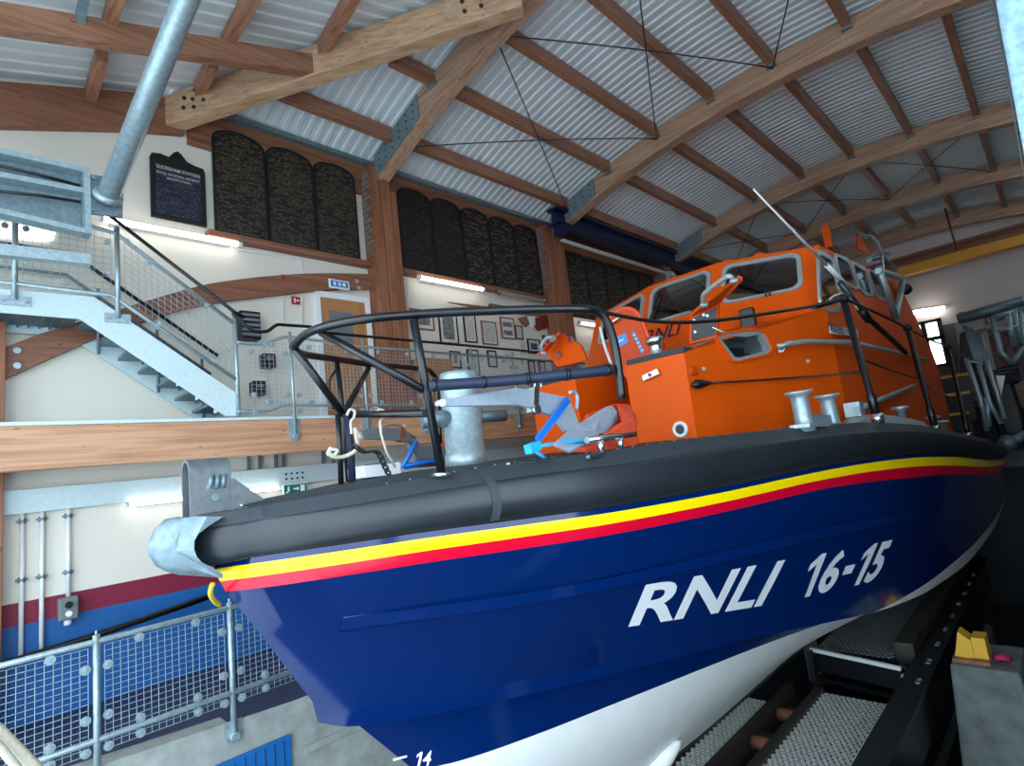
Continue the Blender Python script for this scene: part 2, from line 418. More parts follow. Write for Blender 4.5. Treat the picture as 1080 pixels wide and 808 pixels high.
# corrugated roof
b = MB(); rows = []
pitch = .17; prof = [(0, 0), (.34, 0), (.46, .024), (.86, .024)]
xs = [-8.1, -7.6] + [-7.15 + .58 * i for i in range(17)] + [2.5]
def zmain(x): return zl(x) + .53
def zfront(x, y): return 5.56 + .30 * (y - 2.08) - .077 * (x + 7.95)
ys = []; y = .4
while y < 23.5:
    for a, h in prof: ys.append((y + a * pitch, h))
    y += pitch
rows = [[(x, yy, zmain(x) + h) for x in xs] for yy, h in ys]
n = len(xs)
def keep_main(c): return zmain(c.x) <= zfront(c.x, c.y) + .03 or (c.x > -5.5 and c.y > 5.0)
b.grid(rows, smooth=False, flip=False)
K = [i for i, f in enumerate(b.f) if keep_main(sum((b.v[j] for j in f), V((0, 0, 0))) / 4)]
b.f = [b.f[i] for i in K]; b.m = [b.m[i] for i in K]; b.s = [b.s[i] for i in K]
struct(b.build('ceiling', M_['roof']))
b = MB(); xf = []; x = -8.1                                # lower hipped roof over the stair end, ribs running down the slope
while x < 2.5:
    for a, h in prof: xf.append((x + a * pitch * 1.3, h * .8))
    x += pitch * 1.3
yf = [-1.8, -1, 0, .8, 1.4, 2.0, 2.4, 2.8, 3.2, 3.6, 4.0, 4.4, 4.8, 5.2]
rows = [[(x, yy, zfront(x, yy) + h) for x, h in xf] for yy in yf]
b.grid(rows, smooth=False)
K = [i for i, f in enumerate(b.f) if not keep_main((lambda c: c)(sum((b.v[j] for j in f), V((0, 0, 0))) / 4) - V((.0, .12, 0)))]
b.f = [b.f[i] for i in K]; b.m = [b.m[i] for i in K]; b.s = [b.s[i] for i in K]
struct(b.build('ceiling_hip', M_['roof']))
b = MB(); rows = [[(x, yy, max(zmain(x), zfront(x, yy)) + .25) for x in xs] for yy in [-1.8, 0, 1, 2, 3, 4, 5, 6, 23.5]]
b.grid(rows, smooth=False); struct(b.build('roof_deck', M_['grey']))

# ---- curved glulam frames
def arch(nm, y, i):
    t = thing('roof_arch', 'curved pale timber roof frame, %s from the stair end of the hall' % nm, 'roof beam', (-2.8, y, zl(-2.8)), 'curved roof frames')
    b = MB(); w = .11; rows = []
    X = [-7.72 + k * (9.9 / 28) for k in range(29)]
    lo = [(x, zl(x)) for x in X]; hi = [(x, zl(x) + .46) for x in X]
    ring = []
    for (x, z0), (_, z1) in zip(lo, hi):
        ring.append([(x, y - w, z0), (x, y - w, z1), (x, y + w, z1), (x, y + w, z0), (x, y - w, z0)])
    b.grid(ring, smooth=False, flip=True)
    b.add(ring[0][:4], [(0, 1, 2, 3)]); b.add(ring[-1][:4], [(3, 2, 1, 0)])
    b.build('rib', M_['arch'], t)
    for sgn in (-1, 1):                                  # flitch plates at both feet
        b = MB()
        for s in (-1, 1):
            P = []
            x0, x1 = (-7.66, -6.35) if sgn < 0 else (.75, 2.06)
            yy = y + s * (w + .012)
            b.mi = 0
            b.prism([(x0, yy, zl(x0) + .05), (x1, yy, zl(x1) + .05), (x1, yy, zl(x1) + .455), (x0, yy, zl(x0) + .455)], (0, .01 * s, 0))
            b.mi = 1
            for u in range(6):
                for v in range(3):
                    x = x0 + (x1 - x0) * (u + .6) / 6.2; z = zl(x) + .13 + v * .12
                    b.cyl((x, yy + .008 * s, z), (x, yy + .022 * s, z), .016, 6)
        b.build('flitch_plate', [M_['platesteel'], M_['bolt']], t)
    b = MB()
    for x in PUR[1:-1]:
        for s in (-1, 1): b.obox((x, y + s * (w + .04), zl(x) + .27), (.08, 0, 0), (0, .04, 0), (0, 0, .018))
    each(b, 'purlin_shoe', M_['platesteel'], t)
PUR = [-7.15, -5.95, -4.77, -3.6, -2.5, -1.35, -.22, .9]
for i, (nm, y) in enumerate(FR): arch(nm, y, i)
ORD = ['first', 'second', 'third', 'fourth', 'fifth', 'sixth', 'seventh', 'eighth']
bays = [('between first and second frames', 5.4, 9.83), ('between second and third frames', 10.07, 14.88), ('between third and fourth frames', 15.12, 18.68), ('between fourth and fifth frames', 18.92, 22.48)]
for bn, y0, y1 in bays:
    for k, x in enumerate(PUR):
        b = MB(); b.box((x - .055, y0, zl(x) + .29), (x + .055, y1, zl(x) + .525))
        tag(b.build('roof_purlin', M_['purlin']), 'brown roof purlin %s, %s from the board wall' % (bn, ORD[k]), 'purlin', 'roof purlins')
for k, (x, y0) in enumerate([(-7.15, 3.2), (-5.95, 4.4)]):
    b = MB(); b.box((x - .055, y0, zl(x) + .27), (x + .055, 5.16, zl(x) + .505))
    tag(b.build('roof_purlin', M_['purlin']), 'short brown purlin meeting the diagonal hip beam, %s from the board wall' % ORD[k], 'purlin', 'roof purlins')
# cross bracing rods
def rods(y0, y1, nm):
    for k, (xa, xb) in enumerate([(-7.15, -4.77), (-4.77, -2.5), (-2.5, -.22)]):
        for j, (p, q) in enumerate([(xa, xb), (xb, xa)]):
            b = MB(); pts = [(p + (q - p) * t / 10, y0 + (y1 - y0) * t / 10, zl(p + (q - p) * t / 10) + .25 - .03 * j) for t in range(11)]
            b.tube(pts, .011, 6)
            tag(b.build('bracing_rod', M_['bolt']), 'bracing rod %s, %s cross from board wall, leaning %s it' % (nm, ORD[k], ['away from', 'towards'][j]), 'rod', 'roof bracing rods')
rods(5.4, 9.83, 'between first and second frames'); rods(15.12, 18.68, 'between third and fourth frames')

# ---- stair-end roof timbers
b = MB(); p = V((-7.95, 2.08, 5.24)); q = PY(548, -4, 5.02); b.beam(p, q, .2, .44)
t = thing('hip_beam', 'thick pale diagonal timber beam rising from the left wall plate to the first roof frame', 'roof beam', p)
b.build('beam', M_['archy'], t, bevel=.008)
b = MB()
d = (q - p).normalized(); sd = d.cross(V((0, 0, 1))).normalized(); up = sd.cross(d)
for u, v in [(.45, .02), (.45, -.1), (.6, .08), (.6, -.04), (.3, -.06), (.33, .08), (.5, .14)]:
    for s in (1,):
        c = p + d * u + up * v - sd * .1 * -1
        b.cyl(c, c + sd * .02, .026, 8)
L_ = (q - p).length; b2 = [(L_ - .72, .1), (L_ - .72, -.05), (L_ - .5, .1), (L_ - .5, -.05)]
for u, v in b2:
    c = p + d * u + up * v + sd * .1; b.cyl(c, c + sd * .02, .028, 8)
each(b, 'bolt', M_['bolt'], t)
def under(u, v, off):
    """point on the underside of the hipped roof, off below the sheets"""
    d = ray(u, v); k = 5.56 - .30 * 2.08 - .077 * 7.95 - off
    return d * (k / (d.z - .30 * d.y + .077 * d.x))
r1, r2 = under(344, 72, .33), under(-60, 11, .33); r2 = r1 + (r2 - r1) * ((-1.65 - r1.y) / (r2.y - r1.y))
b = MB(); b.beam(r1, r2, .14, .26)
tag(b.build('rafter', M_['purlin'], bevel=.006), 'brown timber rafter running from the diagonal hip beam over the stair', 'rafter')
for k, (a, c, lb) in enumerate([
    ((250 / 2.69, 292 / 2.69), (290 / 2.69, 150 / 2.69), 'short brown cross timber between stair wall plate and rafter, near the hanger bracket'),
    ((555 / 2.69, 275 / 2.69), (605 / 2.69, 172 / 2.69), 'short brown cross timber between rafter and the foot of the diagonal hip beam'),
    ((305 / 2.69, 85 / 2.69), (335 / 2.69, -30 / 2.69), 'short brown cross timber beyond the rafter beside the small hanger bracket'),
    ((638 / 2.69, 128 / 2.69), (715 / 2.69, -10 / 2.69), 'short brown cross timber beyond the rafter beside the big steel pipe'),
    ((893 / 2.69, 172 / 2.69), (1000 / 2.69, -10 / 2.69), 'short brown cross timber at the rafter end touching the diagonal hip beam')]):
    a, c = under(*a, .14), under(*c, .14)
    if 'beyond' in lb or 'rafter end' in lb: c = a + (c - a) * (3.2 / (c - a).length)
    b = MB(); b.beam(a, c, .11, .2)
    tag(b.build('cross_purlin', M_['purlinx']), lb, 'purlin', 'short cross timbers over the stair')
# wall plate / fascia boards
b = MB()
pts = [(-1.5, 3.75, 4.32), (.37, 4.40, 4.945), (1.66, 4.84, 5.36), (2.25, 5.0, 5.48)]
for a, c in zip(pts, pts[1:]):
    b.prism([(-7.99, a[0], a[1]), (-7.99, c[0], c[1]), (-7.99, c[0], c[2]), (-7.99, a[0], a[2])], (.12, 0, 0))
o = b.build('trim_1', M_['fascia']); struct(o)
b = MB(); b.box((-7.995, 2.3, 4.9), (-7.95, 23.2, 5.46)); struct(b.build('trim_2', M_['fascia']))
b = MB(); b.box((-7.995, 2.5, 5.45), (-7.84, 23.2, 5.52)); struct(b.build('trim_3', M_['galvd']))

# ---- wall columns
for nm, y0, y1 in [('first', 5.04, 5.54), ('second', 9.6, 10.2), ('third', 14.8, 15.4)]:
    t = thing('wall_column', 'tall brown laminated timber wall column under the %s roof frame' % nm, 'column', (-7.8, (y0 + y1) / 2, .92), 'wall columns')
    w = (y1 - y0) / 3
    for k in range(3):
        b = MB(); dx = [.0, .03, .0][k]
        b.box((-8, y0 + k * w + .003, .92), (-7.66 + dx, y0 + (k + 1) * w - .003, 5.32 if k < 2 else 4.95)); b.build('laminate', M_['column'], t, bevel=.006)
    b = MB(); b.mi = 0; b.box((-7.97, y0 - .02, 3.7), (-7.68, y0 + .002, 5.32)); b.mi = 1
    for k in range(14):
        for xx in (-7.9, -7.83, -7.76)[:2 + k % 2]: b.cyl((xx + .02 * (k % 2), y0 - .012, 3.86 + k * .1), (xx + .02 * (k % 2), y0 - .04, 3.86 + k * .1), .03, 6)
    b.build('splice_board', [M_['fascia'], M_['grey']], t)
    b = MB(); b.box((-7.64, y0 + w + .03, 3.05), (-7.622, y0 + 2 * w - .02, 3.3)); b.build('inset_block', M_['fascia'], t)
b = MB(); b.box((-8, .05, -2.05), (-7.78, .44, 2.1))
tag(b.build('timber_post', M_['column'], bevel=.006), 'brown timber post against the wall below the stair landing', 'post')
# curved wall brace
b = MB()
up = PXL(-7.97, [(-30, 378), (7, 367), (42, 354), (100, 336), (195, 307), (240, 298), (295, 292), (345, 290), (392, 291)])
lo = PXL(-7.97, [(-30, 415), (7, 400), (42, 384), (86, 365), (150, 341), (212, 323), (295, 312), (345, 307), (392, 306)])
up = cr(up, 4); lo = cr(lo, 4)
b.grid([[a, a + V((.09, 0, 0)), c + V((.09, 0, 0)), c] for a, c in zip(up, lo)], smooth=False)
wbr = tag(b.build('wall_brace', M_['fascia']), 'curved brown timber brace let into the wall behind the stair', 'brace')
b = MB()
for p in PXL(-7.87, [(18, 370), (18, 386), (376, 297), (378, 304)]): b.cyl(p, p + V((.02, 0, 0)), .035, 10)
each(b, 'brace_bolt', M_['galv'], wbr)

# ---- honours boards
def board(y0, y1, zb, zs, zt, k, lb, grp, dens, cover, seed, red=False):
    t = thing('honours_board', lb, 'honours board', (-7.95, (y0 + y1) / 2, zb), grp)
    def outline(i):
        P = [(y0 + i, zb + i), (y1 - i, zb + i), (y1 - i, zs)]
        for a in range(1, 12):
            th = PI * a / 12; P.append(((y0 + y1) / 2 + (y1 - y0 - 2 * i) / 2 * math.cos(th), zs + (zt - zs - i) * math.sin(th) ** .85))
        return P + [(y0 + i, zs)]
    b = MB(); b.prism([(-7.95, y, z) for y, z in outline(.004)], (.028, 0, 0)); b.build('panel', BOARD[seed % 3], t)
    b = MB(); O = outline(.004); I = outline(.035); n = len(O)
    for i in range(n):
        j = (i + 1) % n
        b.obox((0, 0, 0), (0, 0, 0), (0, 0, 0), (0, 0, 0)) if False else b.prism([(-7.922, *O[i]), (-7.922, *O[j]), (-7.922, *I[j]), (-7.922, *I[i])], (.012, 0, 0))
    b.build('frame', M_['blackm'], t)
    b = MB(); b.mi = 0
    yy = (y0 + y1) / 2
    return t
BOARD = [lettered_board('honours_lettering', srgb(15, 15, 18), srgb(172, 152, 112), 22, 1.3, .46, .09), lettered_board('honours_lettering_faint', srgb(16, 14, 15), srgb(96, 74, 58), 22, 5.1, .46, .09), lettered_board('honours_lettering_small', srgb(15, 15, 18), srgb(128, 112, 84), 28, 9.7, .48, .03)]
for k in range(3):
    board(2.60 + .762 * k, 2.60 + .762 * (k + 1) - .008, 3.66, 5.08, 5.29, k, ['arched black honours board next to the small framed station notice', 'arched black honours board in the middle of the group of three', 'arched black honours board of the group of three, beside the first wall column'][k], 'honours boards left of the first column', .5, 0, 2)
for k in range(5):
    board(5.73 + .764 * k, 5.73 + .764 * (k + 1) - .008, 3.66, 5.1, 5.3, k, '%s arched honours board counted from the first wall column toward the second' % ORD[k], 'honours boards between the first and second columns', .5, 0, [1, 1, 0, 0, 0][k])
for k in range(5):
    board(10.5 + .83 * k, 10.5 + .83 * (k + 1) - .008, 3.3, 4.9, 4.97, k, '%s flat topped honours board beyond the second wall column, behind the wheelhouse' % ORD[k], 'honours boards right of the second column', .5, 0, 0)
for k, (y0, y1) in enumerate([(2.49, 5.03), (5.56, 9.58)]):
    b = MB(); b.box((-8, y0, 3.55), (-7.84, y1, 3.645)); o = b.build('shelf_rail', M_['fascia'], bevel=.006); tag(o, 'brown timber ledge under the %s group of honours boards' % ['left', 'middle'][k], 'ledge')
b = MB(); b.box((-8, 10.3, 4.97), (-7.86, 14.8, 5.1)); tag(b.build('shelf_rail', M_['fascia']), 'brown timber rail above the right group of honours boards', 'ledge')

# small framed station notice
t = thing('station_notice', 'small dark framed station notice with shaped top left of the honours boards', 'notice board', (-7.95, 2.16, 3.70))
y0, y1, zb = 1.835, 2.5, 3.70
top = [(y1, 4.50), (y1 - .02, 4.56), (y1 - .12, 4.57), (y1 - .22, 4.60), (2.21, 4.69), (2.165, 4.72), (2.12, 4.69), (y0 + .22, 4.60), (y0 + .12, 4.62), (y0 + .02, 4.60), (y0, 4.55)]
b = MB(); b.prism([(-7.96, y, z) for y, z in [(y0, zb), (y1, zb)] + top], (.035, 0, 0)); b.build('frame', M_['blackm'], t)
b = MB(); b.prism([(-7.925, y, z) for y, z in [(y0 + .06, zb + .06), (y1 - .06, zb + .06), (y1 - .06, 4.44), (y0 + .06, 4.47)]], (.006, 0, 0))
b.build('panel', lettered_board('notice_lettering', srgb(24, 28, 52), srgb(104, 104, 110), 34, 3.3, .45, .05), t)
b = MB()
put_text(b, 'SHOREHAM STATION', (-7.916, 2.165, 4.42), (0, 1, 0), (0, 0, 1), .045, .52, .01)
put_text(b, 'ROYAL NATIONAL LIFE-BOAT', (-7.916, 2.165, 4.34), (0, 1, 0), (0, 0, 1), .032, .52, .01)
put_text(b, 'INSTITUTION', (-7.916, 2.165, 4.28), (0, 1, 0), (0, 0, 1), .032, .28, .01)
b.build('notice_lettering', M_['paper'], t)

# ---- strip lights
def strip(y0, y1, z, x, lb, lit=True, r=.035, axis='y'):
    t = thing('strip_light', lb, 'light', (x, (y0 + y1) / 2, z), 'fluorescent strip lights')
    b = MB(); b.tube([(x, y0, z), (x, y0 + .02, z), (x, y1 - .02, z), (x, y1, z)], [r * .7, r, r, r * .7], 12); b.build('tube', M_['tube'] if lit else M_['tubeoff'], t)
    b = MB(); b.box((-7.995, y0 + .1, z - .02), (x - .02, y1 - .1, z + .03)); b.build('batten', M_['white'], t)
    for e in (y0, y1):
        b = MB(); b.cyl((x, e - .03, z), (x, e + .03, z), r * 1.12, 12); b.build('end_cap', M_['white'] if lit else M_['stain'], t)
strip(1.28, 2.9, 3.50, -7.85, 'lit strip light under the small framed station notice')
strip(5.97, 7.55, 3.50, -7.8, 'lit strip light beside the first wall column, above the framed pictures')
strip(7.95, 9.35, 3.50, -7.8, 'unlit strip light between the lit one and the second wall column', lit=False, r=.055)
strip(10.6, 12.3, 3.12, -7.8, 'lit strip light behind the pulpit rail, beyond the second column')
strip(1.5, 3.3, .03, -7.86, 'lit strip light under the balcony behind the boat bow', r=.025)

# ---- conduits on the upper wall
b = MB()
for pts in [PXL(-7.97, [(250, 263), (283, 268), (317, 274), (319, 285), (319, 299), (318, 345)]), PXL(-7.97, [(319, 297), (346, 300)]), PXL(-7.97, [(298, 296), (299, 345)]), PXL(-7.9, [(429, 300), (432, 340)])]:
    b.tube(pts, .011, 8)
for o, lb in zip(each(b, 'wall_conduit', M_['white']), ['thin white conduit from the strip light down beside the door', 'short white conduit leading to the blue exit sign', 'white conduit hanging below the round red alarm', 'white conduit from the strip light down the first wall column']): tag(o, lb, 'conduit')
b = MB(); b.ball(PX(298, 293, -7.92), .05, 14); b.cyl(PX(298, 293, -7.98), PX(298, 293, -7.92), .03, 10)
tag(b.build('alarm_bell', M_['redp']), 'round red alarm sounder on the curved wall brace', 'alarm')
t = thing('exit_sign', 'lit blue and white exit sign on the curved wall brace above the door', 'sign', PX(357, 306, -7.9))
c = PX(357, 300.5, -7.9); b = MB(); b.obox(c, (.03, 0, 0), (0, .18, 0), (0, 0, .075)); b.build('housing', M_['white'], t, bevel=.01)
b = MB(); b.obox(c + V((.032, 0, 0)), (.003, 0, 0), (0, .15, 0), (0, 0, .05)); b.build('sign_face', M_['signblue'], t)
b = MB()
for dy in (-.085, 0, .085): b.obox(c + V((.037, dy, 0)), (.002, 0, 0), (0, .02, 0), (0, 0, .03))
b.prism([c + V((.036, .05, .03)), c + V((.036, .05, -.03)), c + V((.036, .075, 0))], (.003, 0, 0)); b.build('pictogram', M_['whitet'], t)
b = MB(); c = PX(312, 317, -7.96); b.obox(c, (.006, 0, 0), (0, .065, 0), (0, 0, .06)); o = b.build('fire_sign', M_['redp'])
tag(o, 'small red fire point sign on the wall left of the door', 'sign')
b2 = MB(); b2.obox(c + V((.008, -.02, 0)), (.002, 0, 0), (0, .012, 0), (0, 0, .035)); b2.obox(c + V((.008, .025, .0)), (.002, 0, 0), (0, .02, 0), (0, 0, .012)); b2.build('pictogram', M_['whitet'], o)

# ---- door on the balcony
o = MB(); y0, y1 = 4.02, 5.0
o.box((-8, y0, .92), (-7.93, y0 + .09, 3.02)); o.box((-8, y1 - .09, .92), (-7.93, y1, 3.02)); o.box((-8, y0 + .09, 2.92), (-7.93, y1 - .09, 3.02))
d = o.build('door_1', M_['white'], bevel=.004); struct(d)
b = MB(); b.box((-7.99, y0 + .09, .93), (-7.955, y1 - .09, 2.92)); lf = b.build('leaf', M_['door'], d)
b = MB(); b.box((-7.954, 4.25, 2.2), (-7.95, 4.65, 2.72)); b.build('vision_panel', M_['grey'], lf)

# ---- pictures on the wall right of the first column
def pic(l, tp, r, bt, kind, lb, fr='blackm'):
    # rectangle on the wall plane from its measured corners
    a = PXV(l, tp); c = PXV(r, bt)
    y0, y1 = a.y, c.y; h = abs(a.z - c.z); zc = (a.z + c.z) / 2
    # corners are measured along a sloping picture line, so height comes from the left side
    zt = a.z; z0 = PXV(l + .04 * (r - l), bt - .17 * (r - l)).z
    t = thing('picture_frame', lb, 'picture', (-7.97, (y0 + y1) / 2, z0), 'framed pictures on the wall')
    b = MB(); w = .025
    b.box((-7.985, y0, z0), (-7.955, y0 + w, zt)); b.box((-7.985, y1 - w, z0), (-7.955, y1, zt)); b.box((-7.985, y0 + w, z0), (-7.955, y1 - w, z0 + w)); b.box((-7.985, y0 + w, zt - w), (-7.955, y1 - w, zt)); b.build('frame', M_[fr], t)
    b = MB(); b.box((-7.985, y0 + w, z0 + w), (-7.968, y1 - w, zt - w)); b.build('mount', M_['paper'], t)
    m = .09 if kind != 'text' else .06
    b = MB()
    if kind == 'four':
        for i in (0, 1):
            b.box((-7.968, y0 + .07, z0 + .08 + i * (zt - z0 - .1) / 2), (-7.965, y1 - .07, z0 + (i + 1) * (zt - z0 - .1) / 2))
    else: b.box((-7.968, y0 + m, z0 + m), (-7.965, y1 - m, zt - m))
    b.build('print', {'photo': M_['photo'], 'four': M_['photo'], 'blue': M_['photoblue'], 'text': TXT}[kind], t)
TXT = lettered_board('typed_sheet', srgb(214, 210, 200), srgb(120, 118, 114), 34, 2.2, .55, -.1)
pics = [(431.6, 324.8, 458.5, 350.8, 'photo', 'wide framed photograph just right of the first wall column', 'fascia'),
        (461.3, 326.6, 484.5, 365.6, 'photo', 'tall dark framed engraving, second picture from the first wall column', 'blackm'),
        (487.5, 326.4, 503.8, 363.2, 'text', 'tall black framed certificate, third picture from the first wall column', 'blackm'),
        (506.8, 338, 525.4, 366, 'text', 'brown framed typed scroll below the name board', 'fascia'),
        (526.9, 334, 544, 359.4, 'four', 'frame with two rows of small photographs below the name board', 'fascia'),
        (542.5, 343, 552, 359, 'text', 'narrow black framed sheet right of the rows of small photographs', 'blackm'),
        (547, 359.4, 556.6, 373.6, 'text', 'small pale framed sheet left of the blue picture', 'paper'),
        (555.8, 357.2, 570.7, 375, 'blue', 'black framed blue picture left of the orange hatch lid', 'blackm'),
        (572, 353.5, 582.6, 370, 'photo', 'framed photograph partly hidden by the orange hatch lid', 'blackm'),
        (474, 370, 487, 390, 'photo', 'dark framed picture in the lower row above the bollard', 'blackm'),
        (492, 368.4, 506.8, 398, 'text', 'tall black framed list in the lower row right of the bollard', 'blackm'),
        (513.6, 369.4, 524.8, 388.8, 'text', 'small black framed sheet in the lower row', 'blackm'),
        (530, 370, 543, 384, 'text', 'pale framed card in the lower row behind the rail post', 'paper'),
        (556.6, 380.2, 564.8, 395, 'text', 'narrow dark framed sheet in the lower row left of the orange hatch lid', 'blackm'),
        (567.7, 381, 576, 395, 'text', 'narrow framed sheet in the lower row touching the orange hatch lid', 'blackm')]
for a in pics: pic(*a)
t = thing('name_board', 'long brown wooden board lettered CLOUD above the pictures', 'name board', PX(535, 327, -7.95))
b = MB(); P = PXL(-7.98, [(471, 319), (514.5, 324), (515.5, 320.5), (575, 331.5), (575, 334.5), (540, 331), (500, 325)]); b.prism(P, (.04, 0, 0)); b.build('board', M_['fascia'], t)
b = MB(); p = PX(526, 325.3, -7.935); put_text(b, 'CLOUD', p, (0, 1, -.02), (0, 0, 1), .075, .42, .015); b.build('board_lettering', M_['gold'], t)
b = MB(); P = PXL(-7.97, [(563, 336), (577, 333), (579, 345), (567, 349.5), (563, 344)]); b.prism(P, (.04, 0, 0))
tag(b.build('wall_shield', M_['maroon']), 'dark red shield shaped plaque on the wall beside the second column', 'plaque')
b = MB(); P = PXL(-7.97, [(546, 335.5), (554, 334), (557, 342), (554, 345), (549, 341)]); b.prism(P, (.05, 0, 0))
tag(b.build('wall_plaque', M_['fascia']), 'small brown carved plaque left of the red shield', 'plaque')
b = MB(); P = PXL(-7.965, [(556, 334), (562, 334), (563, 343), (560, 346), (557, 341)]); b.prism(P, (.05, 0, 0))
tag(b.build('lifebelt_model', M_['white']), 'small white ornament between the brown plaque and the red shield', 'ornament')
# balcony cupboard behind mesh
b = MB(); b.box((-7.97, 5.62, .93), (-7.55, 6.35, 1.95)); c = b.build('wooden_cupboard', M_['door'], bevel=.01); tag(c, 'honey coloured wooden cupboard on the balcony right of the first wall column', 'cupboard')
b = MB(); b.box((-7.55, 5.66, 1.0), (-7.535, 5.98, 1.9)); b.build('door', M_['door'], c); b = MB(); b.box((-7.55, 6.0, 1.0), (-7.535, 6.31, 1.9)); b.build('door', M_['door'], c)
# things standing at the stair foot
t = thing('wall_heater', 'black slatted cabinet on the wall at the top of the stair foot rail', 'cabinet', (-7.85, 2.93, 2.02))
b = MB(); b.box((-7.98, 2.82, 2.1), (-7.74, 3.1, 2.5)); b.build('case', M_['blackm'], t, bevel=.02)
b = MB()
for k in range(5): b.box((-7.745, 2.84, 2.14 + k * .07), (-7.72, 3.08, 2.175 + k * .07))
b.build('slat', M_['grey'], t)
for k, (u, v, lb) in enumerate([(282, 381, 'upper small black box on the wall behind the balcony mesh'), (272, 410, 'lower small black box on the wall behind the balcony mesh')]):
    c = PX(u, v, -7.9); b = MB(); b.obox(c, (.08, 0, 0), (0, .09, 0), (0, 0, .1)); o = b.build('socket_box', M_['blackm'], bevel=.012); tag(o, lb, 'box', 'black boxes behind the mesh')
    b = MB(); b.obox(c + V((.082, 0, .03)), (.004, 0, 0), (0, .05, 0), (0, 0, .02)); b.build('label_plate', M_['grey'], o)

# ---- balcony
b = MB(); b.box((-8, -1.0, .80), (-7.17, 16, .92)); struct(b.build('balcony_floor', M_['galvd']))
b = MB(); b.box((-7.32, -1.2, .46), (-7.12, 16, .89)); tag(b.build('balcony_beam', M_['beam'], bevel=.008), 'long pale glulam beam carrying the front edge of the balcony', 'beam')
b = MB(); b.box((-7.33, -1.2, .89), (-7.1, 16, .925)); tag(b.build('edge_strip', M_['galvwhite']), 'pale metal strip along the top of the balcony beam', 'strip')

def wire_panel(mb, A, B, C, D, nu, nv, r=.0028):
    """wire grid between bottom edge A-B and top edge D-C"""
    A, B, C, D = map(V, (A, B, C, D))
    for i in range(nu + 1):
        t = i / nu; mb.tube([A.lerp(B, t), D.lerp(C, t)], r, 4, caps=False)
    for j in range(nv + 1):
        t = j / nv; mb.tube([A.lerp(D, t), B.lerp(C, t)], r, 4, caps=False)
def clips(mb, pts, n=(1, 0, 0), r=.035):
    for p in pts:
        p = V(p); mb.lathe([(r, -.01), (r, .01), (r * .36, .0105), (r * .36, .02)], p, n, 14, False)

XR = -7.08
t = thing('balcony_railing', 'galvanised balcony railing with wire mesh and black handrail above the timber beam', 'railing', (XR, 5.5, .9))
top = cr(PXL(XR, [(250, 361), (266, 362.5), (281, 362), (292, 358), (303, 355.5), (322, 357.5), (342, 360)]), 5)[:-1] + [V((XR, 3.75, 1.925)), V((XR, 9.6, 1.925))]
b = MB(); b.tube(top, .021, 8); b.build('top_rail', M_['galv'], t)
bot = cr(PXL(XR, [(250, 434), (275, 434), (288, 431.5), (300, 427.5), (322, 427.5), (345, 427.5)]), 5)[:-1] + [V((XR, 3.75, 1.06)), V((XR, 9.6, 1.06))]
b = MB(); b.tube(bot, .021, 8); b.build('bottom_rail', M_['galv'], t)
hr = cr(PXL(XR + .06, [(245, 330), (256, 340), (267, 349), (281, 349.5), (287, 346), (293, 342.5), (303, 343), (333, 345)]), 4)[:-1] + [V((XR + .06, 3.7, 2.07)), V((XR + .06, 9.6, 2.07))]
b = MB(); b.tube(hr, .022, 8); b.build('handrail', M_['black'], t)
for u in (327, 410, 474.5, 530, 562):
    y = {327: 3.20, 410: 4.27, 474.5: 5.30, 530: 6.38, 562: 7.4}[u]
    b = MB(); b.tube([(XR, y, .66), (XR, y, 2.05)], .021, 8); po = b.build('post', M_['galv'], t)
    b = MB(); b.prism([(XR - .035, y - .075, .88), (XR - .035, y - .075, .66), (XR - .035, y - .04, .6), (XR - .035, y + .04, .6), (XR - .035, y + .075, .66), (XR - .035, y + .075, .88)], (.012, 0, 0)); b.cyl((XR - .03, y, .66), (XR + .03, y, .66), .035, 10); b.build('foot_bracket', M_['galv'], po)
ys = [2.62, 3.20, 4.27, 5.30, 6.38, 7.4, 9.6]
for a, c in zip(ys, ys[1:]):
    b = MB(); n = max(3, int((c - a - .12) / .055)); wire_panel(b, (XR, a + .06, 1.0), (XR, c - .06, 1.0), (XR, c - .06, 1.88), (XR, a + .06, 1.88), n, 16, .0026); b.build('mesh_panel', M_['galv'], t)
    b = MB(); clips(b, [(XR + .01, a + .075, 1.75), (XR + .01, c - .075, 1.75), (XR + .01, a + .075, 1.2), (XR + .01, c - .075, 1.2), (XR + .01, a + .25, 1.86), (XR + .01, c - .25, 1.86), (XR + .01, a + .25, 1.1), (XR + .01, c - .25, 1.1), (XR + .01, a + .075, .99), (XR + .01, c - .075, .99)]); each(b, 'mesh_clip', M_['galv'], t)

